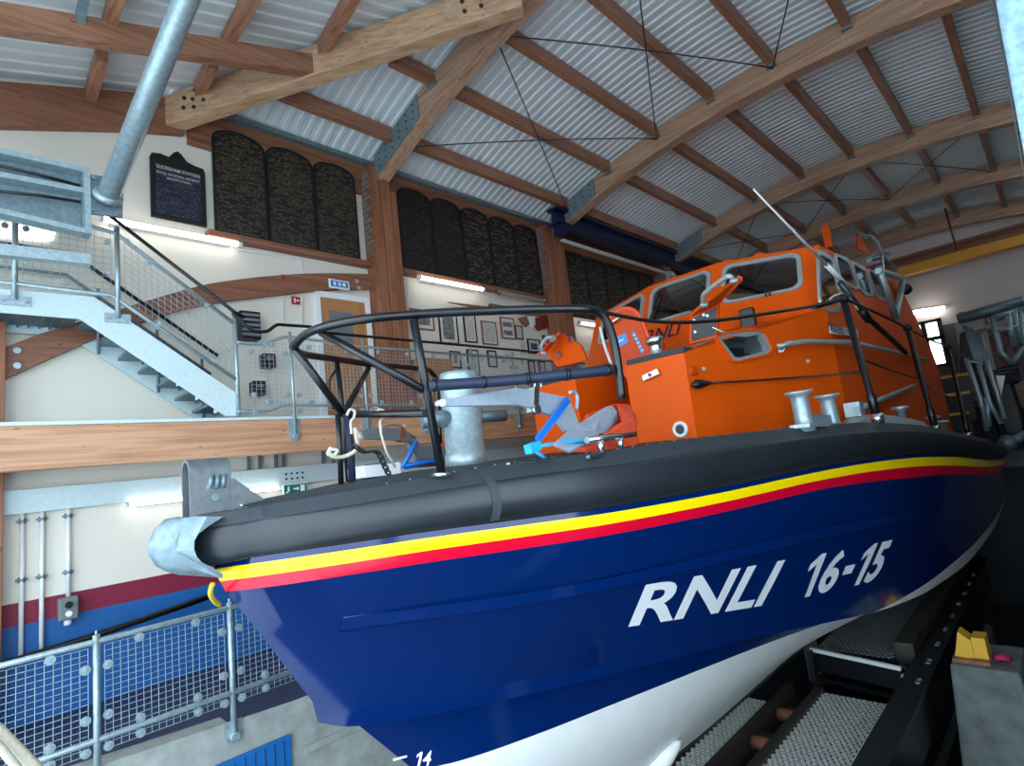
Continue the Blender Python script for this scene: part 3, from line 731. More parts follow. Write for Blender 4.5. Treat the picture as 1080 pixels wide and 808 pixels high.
# ---- stair down to the balcony
XS = -7.16
t = thing('staircase', 'pale grey steel staircase coming down along the wall to the balcony', 'staircase', (-7.5, 1.4, .92))
def stringer(x):
    b = MB(); P = [(x, -1.2, 2.25), (x, .36, 2.25), (x, 1.10, 2.27), (x, 2.53, 1.22), (x, 2.53, .95), (x, 2.38, .95), (x, .98, 2.01), (x, .36, 2.01), (x, -1.2, 2.01)]
    b.prism(P[::-1], (.02, 0, 0)); return b
stringer(XS).build('stringer', M_['galvwhite'], t); stringer(-7.93).build('stringer', M_['galvwhite'], t)
b = MB(); b.box((-7.93, -1.2, 2.10), (XS, 1.0, 2.16))
for k in range(24): b.box((-7.93, -1.18 + k * .09, 2.07), (XS, -1.165 + k * .09, 2.10))
b.build('landing', M_['galvd'], t)
for k in range(7):
    yy = 1.12 + k * .195; z = 2.09 - k * .163
    b = MB(); b.box((-7.91, yy - .06, z - .02), (XS, yy + .2, z + .015)); b.box((-7.91, yy + .18, z - .05), (XS, yy + .2, z)); b.build('tread', M_['galvd'], t)
    b = MB()
    for x in (XS - .012, -7.91): b.prism([(x, yy - .03, z - .02), (x, yy + .18, z - .02), (x, yy - .03, z - .13)], (.01, 0, 0))
    each(b, 'tread_bracket', M_['galvwhite'], t)
# stair railing
XQ = XS + .05
t = thing('stair_railing', 'galvanised stair railing with wire mesh panels beside the staircase', 'railing', (XQ, 1.4, 2.1))
for (ya, za, zb) in [(-.4, 2.14, 3.05), (.46, 2.14, 3.09), (1.31, 2.05, 3.10), (2.52, .95, 2.22)]:
    b = MB(); b.tube([(XQ, ya, za), (XQ, ya, zb)], .026, 10); po = b.build('post', M_['galv'], t)
    if ya < 2:
        b = MB(); b.obox((XQ - .02, ya, za + .0), (.012, 0, 0), (0, .12, 0), (0, 0, .05)); b.cyl((XQ - .02, ya - .08, za), (XQ + .02, ya - .08, za), .02, 8); b.cyl((XQ - .02, ya + .08, za), (XQ + .02, ya + .08, za), .02, 8); b.build('foot_plate', M_['galv'], po)
b = MB(); b.tube([(XQ, -1.2, 3.05), (XQ, 1.05, 3.06), (XQ, 1.31, 3.02), (XQ, 2.52, 2.10)], .023, 8); b.build('top_rail', M_['galv'], t)
b = MB(); b.tube([(XQ, -1.2, 2.33), (XQ, 1.25, 2.30), (XQ, 1.36, 2.22), (XQ, 2.52, 1.39)], .023, 8); b.build('bottom_rail', M_['galv'], t)
b = MB(); b.tube([(XQ + .06, 1.2, 3.22), (XQ + .06, 2.5, 2.24), (XQ + .06, 2.62, 2.18)], .022, 8); b.build('handrail', M_['black'], t)
b = MB(); wire_panel(b, (XQ, -1.2, 2.36), (XQ, .4, 2.36), (XQ, .4, 3.02), (XQ, -1.2, 3.02), 20, 9); b.build('mesh_panel', M_['galv'], t)
b = MB(); wire_panel(b, (XQ, .52, 2.36), (XQ, 1.25, 2.36), (XQ, 1.25, 3.02), (XQ, .52, 3.02), 10, 9); b.build('mesh_panel', M_['galv'], t)
b = MB(); wire_panel(b, (XQ, 1.38, 2.26), (XQ, 2.46, 1.48), (XQ, 2.46, 2.10), (XQ, 1.38, 2.93), 17, 9); b.build('mesh_panel', M_['galv'], t)
b = MB(); clips(b, [(XQ + .01, .38, 2.55), (XQ + .01, .54, 2.55), (XQ + .01, .85, 2.38), (XQ + .01, 1.22, 2.55), (XQ + .01, 1.4, 2.95), (XQ + .01, 1.62, 2.74), (XQ + .01, 2.2, 2.3), (XQ + .01, 1.7, 2.02), (XQ + .01, 2.25, 1.62), (XQ + .01, 2.42, 1.75), (XQ + .01, .38, 2.9), (XQ + .01, .54, 2.9), (XQ + .01, 1.22, 2.9)], r=.03); each(b, 'mesh_clip', M_['galv'], t)
# inner handrail and rails on the wall side
t = thing('inner_stair_rail', 'wall-side stair rail seen through the mesh of the staircase', 'railing', (-7.85, 1.4, 2.2))
b = MB(); b.tube([(-7.86, .3, 3.0), (-7.86, 1.0, 3.0), (-7.86, 2.55, 1.86)], .024, 8); b.build('handrail', M_['black'], t)
b = MB(); b.tube([(-7.83, .3, 2.72), (-7.83, .95, 2.72), (-7.83, 2.45, 1.6)], .02, 8); b.build('lower_rail', M_['galvd'], t)
for y, z in [(1.25, 2.55), (1.85, 2.1), (2.35, 1.75)]:
    b = MB(); b.tube([(-7.84, y, z - .75), (-7.84, y, z + .05)], .018, 8); b.build('post', M_['galvd'], t)

# ---- big steel strut with its bracket (foreground, upper left)
t = thing('steel_strut', 'thick galvanised steel pipe strut rising from a bracket to the roof', 'strut', PX(113, 210, -6.4))
p0 = PX(114, 207, -6.4); p1 = PX(206.5, -25, -4.5); d = p1 - p0
p1 = p0 + d * ((5.56 - .624 - .612 + .30 * p0.y - .077 * p0.x - p0.z - .1) / (d.z - .30 * d.y + .077 * d.x))
b = MB(); b.tube([p0, p0.lerp(p1, .5), p1], .096, 24); b.build('pipe', M_['galv'], t)
d = (p1 - p0).normalized(); b = MB(); b.lathe([(.10, -.03), (.13, -.02), (.13, .02), (.105, .04)], p0, d, 24); b.build('collar', M_['galv'], t)
b = MB(); P = PXL(-6.45, [(95, 184), (130, 189), (129.5, 229), (94, 225)]); b.prism(P, (-.03, 0, 0))
for q in PXL(-6.44, [(98, 188), (127, 192), (126, 226), (97, 222)]): b.cyl(q, q + V((.03, 0, 0)), .018, 8)
b.build('base_plate', M_['galvd'], t)
t = thing('steel_gantry', 'grey steel box gantry in front of the stair landing, carrying the pipe strut', 'gantry', PX(60, 240, -6.5))
b = MB(); b.box((-6.66, -.62, -2.06), (-6.5, -.46, 3.2)); b.build('leg', M_['galv'], t)
b = MB(); A = PXL(-6.6, [(-60, 148), (92, 181), (93, 249), (-60, 213)])
def run_on(p, q): return q + (p - q) * ((-1.65 - q.y) / (p.y - q.y))
b.prism([run_on(A[0], A[1]), A[1], A[2], run_on(A[3], A[2])], (-.05, 0, 0)); b.build('web_plate', M_['galvd'], t)
b = MB()
for (u0, v0, u1, v1) in [(-60, 149, 92, 183), (-60, 176, 90, 204), (-60, 211, 93, 247)]:
    b.beam(run_on(PX(u0, v0, -6.53), PX(u1, v1, -6.53)), PX(u1, v1, -6.53), .14, .05)
b.build('flange', M_['galv'], t)
b = MB(); b.beam(PX(90, 180, -6.5), PX(92, 249, -6.5), .16, .05); b.build('end_plate', M_['galv'], t)
b = MB(); b.tube([PX(-30, 168, -6.5), PX(40, 184, -6.5), PX(85, 196, -6.5)], .016, 8); b.tube([PX(-30, 199, -6.5), PX(40, 206, -6.5), PX(85, 213, -6.5)], .016, 8); b.build('cable', M_['black'], t)
b = MB(); b.beam(run_on(PX(-60, 258, -6.3), PX(95, 275, -6.3)), PX(95, 275, -6.3), .1, .1); tag(b.build('channel_bar', M_['galv']), 'horizontal galvanised channel bar below the steel gantry', 'bar')
b = MB(); b.beam(PX(82, 33, -6.3), PX(90, -8, -6.0), .07, .12); o = b.build('hanger_bracket', M_['galvd']); tag(o, 'small steel hanger bracket fixed to the rafter', 'bracket')
b = MB(); P = PXL(-6.55, [(63, 14), (98, 20), (100, 37), (66, 31)]); b.prism(P, (-.02, 0, 0)); b.build('fixing_plate', M_['platesteel'], o)
# bright window seen beyond the landing
b = MB(); b.prism(PXL(-7.99, [(-60, 226), (20, 237), (58, 246), (52, 254), (0, 249), (-60, 243)]), (.015, 0, 0)); o = b.build('window_1', M_['pane']); struct(o)

# ================================================================== LOWER LEVEL
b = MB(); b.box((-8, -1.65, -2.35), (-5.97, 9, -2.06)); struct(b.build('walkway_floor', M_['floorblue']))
b = MB(); P = [(-5.96, -1.65, -6), (-5.96, 6.5, -6), (-5.96, 6.5, -2.14), (-5.96, 2.5, -2.09), (-5.96, .7, -2.0), (-5.96, -1.65, -1.9)]
b.prism(P[::-1], (-.22, 0, 0)); struct(b.build('walkway_wall', M_['concrete']))
b = MB(); b.box((-5.985, 2.6, -2.62), (-5.945, 6.5, -2.55)); struct(b.build('trim_4', M_['concrete']))
# blue door below the walkway
P = PXL(-5.95, [(228, 806), (302, 775), (303.5, 860), (225, 880)])
b = MB(); b.prism([(-5.95, 1.62, -2.37), (-5.95, 2.45, -2.37), (-5.95, 2.45, -4.4), (-5.95, 1.62, -4.4)], (.03, 0, 0)); o = b.build('door_2', M_['bluep']); struct(o)
b = MB()
for k in range(9): b.box((-5.92, 1.66 + k * .09, -4.4), (-5.914, 1.666 + k * .09, -2.4))
b.build('board_joint', M_['navy'], o)
# lower railing
XL = -5.93
t = thing('walkway_railing', 'galvanised railing with wire mesh panels along the concrete walkway below the balcony', 'railing', (XL, 1, -2.1))
P1 = PX(101.5, 655, XL); P2 = PX(241.8, 636, XL)
def zt(y): return PX_z(y, (P1.y, PX(102, 675, XL).z), (P2.y, PX(242, 640, XL).z))
def PX_z(y, a, c): return a[1] + (c[1] - a[1]) * (y - a[0]) / (c[0] - a[0])
A0 = PX(104.2, 676, XL); A1 = PX(242, 641, XL); B0 = PX(104.2, 780, XL); B1 = PX(280, 718, XL)
def top_z(y): return PX_z(y, (A0.y, A0.z), (A1.y, A1.z))
def bot_z(y): return PX_z(y, (B0.y, B0.z), (B1.y, B1.z))
b = MB(); b.tube([(XL, y, top_z(y)) for y in (-1.6, .9, 4.2)], .024, 10); b.build('top_rail', M_['galv'], t)
b = MB(); b.tube([(XL, y, bot_z(y)) for y in (-1.6, .9, 4.2)], .024, 10); b.build('bottom_rail', M_['galv'], t)
py = [P1.y - 1.04, P1.y, P2.y, P2.y + 1.04, P2.y + 2.08]
for y in py:
    b = MB(); b.tube([(XL, y, bot_z(y) - .38), (XL, y, top_z(y) + .05)], .026, 10); b.tube([(XL, y, top_z(y) + .05), (XL, y, top_z(y) + .085)], .01, 6); po = b.build('post', M_['galv'], t)
    z = bot_z(y) - .38
    b = MB(); b.prism([(XL - .028, y - .08, z + .13), (XL - .028, y - .08, z - .02), (XL - .028, y - .05, z - .06), (XL - .028, y + .06, z - .06), (XL - .028, y + .08, z + .13)], (.012, 0, 0)); b.cyl((XL - .02, y, z), (XL + .04, y, z), .04, 10); b.build('foot_bracket', M_['galv'], po)
for a, c in zip(py, py[1:]):
    b = MB(); a1 = a + .055; c1 = c - .055
    wire_panel(b, (XL, a1, bot_z(a1) - .09), (XL, c1, bot_z(c1) - .09), (XL, c1, top_z(c1) - .04), (XL, a1, top_z(a1) - .04), 17, 17, .003); b.build('mesh_panel', M_['galv'], t)
    b = MB(); clips(b, [(XL + .01, a1 + .02, top_z(a1) - .2), (XL + .01, c1 - .02, top_z(c1) - .2), (XL + .01, a1 + .02, bot_z(a1) + .17), (XL + .01, c1 - .02, bot_z(c1) + .17), (XL + .01, a1 + .24, top_z(a1 + .24) - .05), (XL + .01, c1 - .24, top_z(c1 - .24) - .05), (XL + .01, a1 + .24, bot_z(a1 + .24) + .06), (XL + .01, a1 + .24, bot_z(a1 + .24) - .06), (XL + .01, c1 - .24, bot_z(c1 - .24) + .06), (XL + .01, c1 - .24, bot_z(c1 - .24) - .06), (XL + .01, a1 + .02, bot_z(a1) - .07), (XL + .01, c1 - .02, bot_z(c1) - .07)], r=.036); each(b, 'mesh_clip', M_['galv'], t)
b = MB(); b.tube(PXL(-7.75, [(-40, 714), (0, 702), (120, 664), (225, 628)]), .035, 8); tag(b.build('wall_handrail', M_['black']), 'black handrail on the blue painted wall behind the walkway railing', 'handrail')
b = MB(); b.tube(PXL(-4.2, [(-25, 752), (0, 772), (36, 808), (60, 840)]), .028, 10); b.tube(PXL(-4.15, [(-25, 766), (0, 788), (20, 812), (40, 840)]), .02, 10)
tag(b.build('mooring_pole', M_['rope']), 'pale rope-wrapped pole in front of the walkway railing', 'pole')
# services on the lower wall
b = MB(); b.box((-7.99, -1, .06), (-7.9, 9, .31)); o = b.build('cable_trunking', M_['galvwhite'], bevel=.004); tag(o, 'wide pale grey cable trunking along the wall under the balcony', 'trunking')
b = MB()
for k in range(2):
    for j in range(4): b.cyl((-7.9, 3.4 + j * .08, .14 + k * .07), (-7.89, 3.4 + j * .08, .14 + k * .07), .016, 8)
b.build('bolt_hole', M_['bolt'], o)
for k, (u, vb, lb) in enumerate([(23.5, 700, 'leftmost'), (44.5, 693, 'middle'), (72, 630, 'right')]):
    p = PX(u, 541, -7.96); q = PX(u - .6, vb, -7.96); b = MB(); b.tube([(-7.96, p.y, .06), (-7.96, p.y, q.z)], .022, 8); o = b.build('conduit_pipe', M_['white']); tag(o, '%s of the three vertical white conduits on the lower wall' % lb, 'conduit', 'vertical wall conduits')
    b = MB()
    for z in (-.02, -.62): b.cyl((-7.965, p.y - .03, z), (-7.965, p.y + .03, z), .03, 8); b.box((-7.985, p.y - .05, z - .012), (-7.95, p.y + .05, z + .012))
    each(b, 'saddle_clip', M_['galvd'], o, 2)
t = thing('isolator_switch', 'grey isolator switch box at the foot of the right conduit', 'switch', PX(71.5, 655, -7.9))
c = PX(71.5, 641.5, -7.92); b = MB(); b.obox(c, (.07, 0, 0), (0, .085, 0), (0, 0, .115)); b.build('case', M_['grey'], t, bevel=.015)
b = MB(); b.cyl(c + V((.07, 0, .04)), c + V((.09, 0, .04)), .035, 14); b.obox(c + V((.095, 0, .04)), (.01, 0, 0), (0, .035, 0), (0, 0, .01)); b.build('dial', M_['black'], t)
b = MB(); b.cyl(c + V((.07, 0, -.05)), c + V((.085, 0, -.05)), .03, 14); b.cyl(c + V((0, 0, -.11)), c + V((0, 0, -.17)), .035, 12); each(b, 'outlet', M_['white'], t)
t = thing('running_man_sign', 'green and white running man exit sign on the lower wall behind the bow', 'sign', PX(311, 521, -7.8))
c = PX(311, 515.5, -7.82); b = MB(); b.obox(c, (.02, 0, 0), (0, .17, 0), (0, 0, .07)); b.build('housing', M_['white'], t)
b = MB(); b.obox(c + V((.022, 0, 0)), (.003, 0, 0), (0, .16, 0), (0, 0, .06)); b.build('sign_face', M_['signgreen'], t)
b = MB(); cc = c + V((.028, 0, 0)); b.obox(cc + V((0, .1, 0)), (.002, 0, 0), (0, .03, 0), (0, 0, .045)); b.obox(cc + V((0, 0, 0)), (.002, 0, 0), (0, .03, 0), (0, 0, .01)); b.prism([cc + V((-.002, .02, .03)), cc + V((-.002, .02, -.03)), cc + V((-.002, .05, 0))], (.004, 0, 0))
b.cyl(cc + V((-.002, -.1, .03)), cc + V((.002, -.1, .03)), .012, 8); b.obox(cc + V((0, -.1, -.005)), (.002, 0, 0), (0, .012, .006), (0, -.006, .022)); b.obox(cc + V((0, -.12, -.035)), (.002, 0, 0), (0, .02, .008), (0, -.003, .008)); b.build('pictogram', M_['whitet'], t)
# studs between beam and trunking
for k, u in enumerate([262, 274, 291, 299, 341, 352, 361]):
    p = PX(u, 492, -7.97); b = MB(); b.box((-7.99, p.y - .015, .31), (-7.94, p.y + .015, .8)); o = b.build('wall_batten', M_['galvd']); tag(o, 'slim grey wall batten between balcony and trunking, %s from the bow fitting' % (ORD + ['last'])[k], 'batten', 'wall battens under the balcony')
# ================================================================== THE LIFEBOAT
BOAT = thing('lifeboat', 'large lifeboat with blue hull, yellow and red stripe and orange wheelhouse on its cradle', 'boat', (XC, 9.0, -3.5))
Y1 = 17.1
LN = {  # hull lines: (Y, half breadth, z)
 'deck': [(1.20, .0, -.095), (1.33, .22, -.085), (1.62, .52, -.065), (2.03, .79, -.04), (2.62, 1.11, -.005), (3.2, 1.37, .0), (4.05, 1.68, .02), (5, 1.95, .022), (6.1, 2.17, .005), (7.6, 2.37, -.075), (9.3, 2.49, -.225), (11.2, 2.54, -.39), (13.2, 2.52, -.53), (15, 2.46, -.68), (17.1, 2.36, -.83)],
 'sheer': [(1.12, .0, -.41), (1.24, .2, -.398), (1.62, .574, -.385), (2.03, .857, -.378), (2.54, 1.139, -.385), (3.16, 1.42, -.395), (3.94, 1.717, -.388), (5.2, 2.06, -.365), (5.85, 2.19, -.37), (7.2, 2.39, -.42), (8.7, 2.52, -.526), (11.7, 2.6, -.8), (14, 2.57, -.97), (15.9, 2.505, -1.10), (17.1, 2.44, -1.17)],
}
LN['yb'] = [(y + .03 * (y < 1.2), max(0, b - .012 * (y > 1.2)), z - lin([(1, .075), (5, .07), (8.6, .105), (11.5, .108), (17, .1)], y)) for y, b, z in LN['sheer']]
LN['rb'] = [(y + .06 * (y < 1.2), max(0, b - .03 * (y > 1.2)), z - lin([(1, .14), (2.3, .145), (5, .145), (7.2, .205), (11.5, .23), (17, .21)], y)) for y, b, z in LN['sheer']]
LN['spray'] = [(1.37, .0, -.85), (1.55, .17, -.85), (1.92, .44, -.855), (2.79, .975, -.885), (3.36, 1.25, -.89), (4.17, 1.58, -.88), (5.3, 1.93, -.9), (7, 2.256, -1.0), (9, 2.42, -1.15), (12, 2.52, -1.4), (14.5, 2.49, -1.55), (17.1, 2.38, -1.65)]
LN['chine'] = [(1.66, .0, -1.33), (1.8, .09, -1.38), (2.03, .2, -1.43), (2.64, .45, -1.5), (3.34, .70, -1.575), (4.11, .97, -1.635), (5.17, 1.3, -1.725), (6.3, 1.62, -1.87), (7.5, 1.88, -2.02), (9, 2.06, -2.14), (12, 2.22, -2.26), (14.5, 2.27, -2.25), (17.1, 2.26, -2.15)]
LN['lip'] = [(y + .025 * (y < 1.7), b * .985, z - lin([(1.6, .13), (2.6, .115), (4, .085), (7, .05), (17, .04)], y)) for y, b, z in LN['chine']]
LN['chine2'] = [(1.86, .0, -1.47), (2.1, .055, -1.505), (2.4, .17, -1.535), (2.8, .33, -1.575), (3.5, .58, -1.645), (4.3, .87, -1.71), (5.3, 1.2, -1.79), (6.5, 1.54, -1.93), (7.6, 1.8, -2.06), (9, 1.98, -2.17), (12, 2.15, -2.3), (14.5, 2.2, -2.3), (17.1, 2.2, -2.2)]
LN['bilge'] = [(2.42, .0, -2.1), (2.7, .2, -2.14), (3.3, .42, -2.2), (4.3, .66, -2.27), (5.5, .88, -2.33), (7, 1.14, -2.37), (9, 1.44, -2.44), (11, 1.62, -2.6), (13, 1.74, -2.77), (15, 1.95, -2.72), (17.1, 1.94, -2.66)]
LN['garb'] = [(2.75, .0, -2.45), (3.1, .1, -2.55), (4, .28, -2.7), (5.5, .45, -2.8), (7.5, .58, -2.8), (9, .68, -2.85), (11, .8, -3.02), (13, .95, -3.2), (17.1, .9, -3.0)]
LN['keel'] = [(3.0, .0, -2.72), (3.6, .06, -2.95), (4.5, .09, -3.14), (6, .1, -3.24), (9, .1, -3.29), (12, .1, -3.38), (17.1, .1, -3.2)]
def lp(name, y):
    T = LN[name]; xs = [t[0] for t in T]
    return herm(xs, [t[1] for t in T], y), herm(xs, [t[2] for t in T], y)
NS = 64
def station(name, k):
    y0 = LN[name][0][0]; t = k / NS; y = y0 + (Y1 - y0) * t ** 1.9
    b, z = lp(name, y); return y, b, z
ORDER = ['deck', 'sheer', 'yb', 'rb', 'spray', 'chine', 'lip', 'chine2', 'bilge', 'garb', 'keel']
MATI = [0, 1, 2, 0, 0, 0, 0, 0, 0, 0]
bm = bmesh.new()
o0 = ORI[BOAT.name]
for side in (1, -1):
    G = []
    for nm in ORDER:
        G.append([bm.verts.new(V((XC + side * station(nm, k)[1], station(nm, k)[0], station(nm, k)[2])) - o0) for k in range(NS + 1)])
    for i in range(len(ORDER) - 1):
        for k in range(NS):
            f = [G[i][k], G[i][k + 1], G[i + 1][k + 1], G[i + 1][k]]
            if side < 0: f = f[::-1]
            fc = bm.faces.new(f); fc.material_index = MATI[i]; fc.smooth = True
    if side > 0: GP = G
    else: GS = G
# transom
tr = [g[-1] for g in GP] + [g[-1] for g in GS][::-1]
bm.faces.new(tr); bm.faces.new([GP[-1][k] for k in range(NS + 1)] + [GS[-1][k] for k in range(NS, -1, -1)])
bmesh.ops.remove_doubles(bm, verts=bm.verts, dist=.0008)
geom = bm.verts[:] + bm.edges[:] + bm.faces[:]
bmesh.ops.bisect_plane(bm, geom=geom, plane_co=V((0, 0, -2.03)) - V((0, 0, o0.z)), plane_no=(0, 0, 1))
for f in bm.faces:
    if f.calc_center_median().z + o0.z < -2.03 and f.material_index == 0: f.material_index = 3
bmesh.ops.recalc_face_normals(bm, faces=bm.faces)
for e in bm.edges:
    if len(e.link_faces) == 2 and e.calc_face_angle() > .5: e.smooth = False
me = bpy.data.meshes.new('hull'); bm.to_mesh(me)
BV = BVHTree.FromBMesh(bm); bm.free()
for m in ('hblue', 'hyel', 'hred', 'hwhite'): me.materials.append(M_[m])
hull = bpy.data.objects.new('hull', me); COL.objects.link(hull); hull.parent = BOAT; ORI['hull'] = o0
def hull_at(y, z):
    r = BV.ray_cast(V((3, y, z)) - o0, V((-1, 0, 0)))
    return (r[0] + o0, r[1]) if r[0] is not None else (V((XC + 2, y, z)), V((1, 0, 0)))
def hull_hit(u, v):
    d = ray(u, v).normalized(); r = BV.ray_cast(-o0, d)
    return r[0] + o0 if r[0] is not None else None

def part(b, name, m, parent=BOAT, **k): return b.build(name, m, parent, **k)
# lettering laid on the plating
def hull_glyphs(txt, bold):
    if '1' not in txt: return text_geo(txt, 1., bold)
    V2, F2, x = [], [], 0.
    for ch in txt:
        if ch == '1': vs = [V(p + (0,)) for p in [(.26, 0), (.46, 0), (.46, 1), (.31, 1), (.04, .80), (.04, .63), (.26, .77)]]; fs = [[0, 1, 2, 3, 6], [3, 4, 5, 6]]
        else:
            vs, fs = text_geo(ch, 1., bold); a = min(v.x for v in vs); lo, hi = min(v.y for v in vs), max(v.y for v in vs); k = 1 / (hi - lo) if ch != '-' else 1.4
            vs = [V(((v.x - a) * (k if ch != '-' else 1.2), (v.y - lo) * k + (0 if ch != '-' else .36), 0)) for v in vs]
        w = max(v.x for v in vs); o = len(V2); V2 += [v + V((x, 0, 0)) for v in vs]; F2 += [[i + o for i in f] for f in fs]; x += w + .14
    return V2, F2
def hull_text(txt, quad, bold, name, m, off=.004):
    q = [hull_hit(*p) for p in quad]                       # BL BR TR TL
    vs, fs = hull_glyphs(txt, bold)
    tm = bmesh.new(); tv = [tm.verts.new(v) for v in vs]
    for f in fs:
        try: tm.faces.new([tv[i] for i in f])
        except ValueError: pass
    x0 = min(v.x for v in vs); x1 = max(v.x for v in vs); y0 = min(v.y for v in vs); y1 = max(v.y for v in vs)
    for k in range(1, 40):
        bmesh.ops.bisect_plane(tm, geom=tm.verts[:] + tm.edges[:] + tm.faces[:], plane_co=(x0 + (x1 - x0) * k / 40, 0, 0), plane_no=(1, 0, 0))
    for k in range(1, 8):
        bmesh.ops.bisect_plane(tm, geom=tm.verts[:] + tm.edges[:] + tm.faces[:], plane_co=(0, y0 + (y1 - y0) * k / 8, 0), plane_no=(0, 1, 0))
    b = MB(); idx = {}
    P = []
    for i, v in enumerate(tm.verts):
        s = (v.co.x - x0) / (x1 - x0); t = (v.co.y - y0) / (y1 - y0)
        w = (q[0] * (1 - s) + q[1] * s) * (1 - t) + (q[3] * (1 - s) + q[2] * s) * t
        p, n = hull_at(w.y, w.z); P.append(p + n * off); idx[v] = i
    b.add(P, [[idx[v] for v in f.verts] for f in tm.faces]); tm.free()
    return part(b, name, m)
hull_text('RNLI', [(662.3, 660.8), (802.7, 638.7), (828, 590), (680.8, 616.4)], .022, 'hull_lettering', M_['whitet'])
hull_text('16-15', [(840.7, 631.4), (922.5, 612.3), (942, 568.8), (858, 585.5)], .03, 'hull_lettering', M_['whitet'])
hull_text('14', [(437, 808), (453, 807), (456, 791), (440, 793)], .012, 'draught_mark', M_['whitet'])
b = MB()
for i in range(4):
    p = hull_hit(422 + i * 1.5, 799 + i * 3)
    if p: b.obox(p + V((.006, -.004, 0)), (.004, 0, 0), (.02, .04, 0), (0, 0, .006))
part(b, 'draught_tick', M_['whitet'])
# spray rails
def rail_on(line, y0, y1, dz, w, name):
    b = MB(); rows = []
    for k in range(41):
        y = y0 + (y1 - y0) * k / 40; bb, z = lp(line, y); z += dz
        e = min(1, k / 3, (40 - k) / 1.0) * w + .002
        p, n = hull_at(y, z); p1, _ = hull_at(y, z + .05); p2, _ = hull_at(y, z - .05)
        rows.append([p1, p1 + V((e * .8, -e * .4, -.004)), p + V((e * 1.1, -e * .4, -.03)), p2])
    b.grid(rows, smooth=False, flip=True); return part(b, name, M_['hblue'])
rail_on('spray', 1.72, 7.35, 0, .028, 'spray_rail')
# fender
b = MB(); rows = {1: [], -1: []}; top = {1: [], -1: []}
for k in range(81):
    t = k / 80; y = .985 + (Y1 - .985) * t ** 1.8
    bd, zd = lp('deck', y); bs, zs = lp('sheer', y); h = zd - zs
    if y < 1.45: nb = .30 * max(0, (y - .985) / .465) ** .5; bd = max(bd, nb * .95); bs = max(bs, nb)
    e = .075 * min(1, .1 + k / 14)
    for s in (1, -1):
        pr = [(bs + .55 * e, zd - .21 * h), (bs + .68 * e, zd - .225 * h), (bs + .8 * e, zd - .27 * h), (bs + .95 * e, zd - .36 * h), (bs + 1.1 * e, zd - .52 * h), (bs + .98 * e, zd - .7 * h), (bs + .6 * e, zd - .84 * h), (bs - .005, zs + .035)]
        yy = y
        rows[s].append([(XC + s * max(0, q), yy, z) for q, z in pr])
        top[s].append([(XC + s * max(0, q), yy, z) for q, z in [(bd - .03, zd + .012), (bd + .005, zd + .008), (bs + .52 * e, zd - .2 * h), (bs + .55 * e, zd - .21 * h)]])
b.grid(rows[1], flip=True); b.grid(rows[-1], flip=False)
fd = part(b, 'fender', M_['fender'])
b = MB(); b.grid(top[1], smooth=False, flip=True); b.grid(top[-1], smooth=False); each(b, 'fender_top_strip', M_['deck'], fd)
b = MB()                                                     # joint band on the fender
for y in (2.33, 9.6):
    bs, zs = lp('sheer', y); bd, zd = lp('deck', y); h = zd - zs; e = .083
    prf = [(bd + .012, zd + .012), (bs + .57 * e, zd - .19 * h), (bs + .95 * e, zd - .36 * h), (bs + 1.1 * e, zd - .52 * h), (bs + .98 * e, zd - .7 * h), (bs + .6 * e, zd - .86 * h)]
    db = lp('sheer', y + .05)[0] - bs
    b.grid([[(XC + q, y, z) for q, z in prf], [(XC + q + db, y + .05, z) for q, z in prf]], flip=True)
each(b, 'fender_joint', M_['deck'], fd)
# deck
b = MB(); rows = []
for k in range(61):
    y = 1.25 + (Y1 - 1.25) * (k / 60) ** 1.5; bd, zd = lp('deck', y)
    rows.append([(XC + bd * s, y, zd + .005 + .03 * (1 - s * s)) for s in (-1, -.75, -.5, -.25, 0, .25, .5, .75, 1)])
b.grid(rows, flip=False); dk = part(b, 'deck', M_['deck'])
b = MB()
for k in range(40):
    y = 1.9 + k * .12; bd, zd = lp('deck', y); b.ball((XC + bd - .05, y, zd + .012), .008, 6)
each(b, 'deck_bolt', M_['galvd'], dk)
# aft deck bulwark / grey coaming on the port side deck
b = MB()
for y0, y1 in [(6.9, 9.6)]:
    rows = []
    for k in range(13):
        y = y0 + (y1 - y0) * k / 12; bd, zd = lp('deck', y); hh = .16 * math.sin(PI * min(1, (k + .6) / 3) / 2) * (1 if k < 11 else .6)
        rows.append([(XC + bd - .45, y, zd), (XC + bd - .42, y, zd + hh), (XC + bd - .2, y, zd + hh * .9), (XC + bd - .12, y, zd)])
    b.grid(rows, flip=True)
part(b, 'deck_coaming', M_['galv'])

# ---- bow fitting
b = MB()
side = [PX(u, v, XC + .14) for u, v in [(231.5, 545), (214, 545), (181, 547.5), (170, 558), (162.5, 574), (163, 585), (171, 598), (182, 604), (196, 608), (230, 609.5), (231, 605.5), (220, 598), (209, 593), (203.5, 587), (200.5, 579), (201, 570), (205, 563), (217, 554)]]
rows = []
for s in (-1, -.92, -.75, -.4, 0, .4, .75, .92, 1):
    r = []
    for i, p in enumerate(side):
        front = 1 if 2 <= i <= 8 else 0
        w = .21 if not front else lin([(.78, .13), (1.1, .2)], p.y)
        r.append((XC + s * w, p.y + front * .10 * s * s, p.z))
    rows.append(r + r[:1])
b.grid(rows, smooth=True, flip=False)
n = len(side)
b.add([V(p) for p in rows[-1][:-1]], [list(range(n))]); b.add([V(p) for p in rows[0][:-1]], [list(range(n))[::-1]])
o = part(b, 'bow_cap', M_['galvd'], bevel=.006)
b = MB(); rows = []
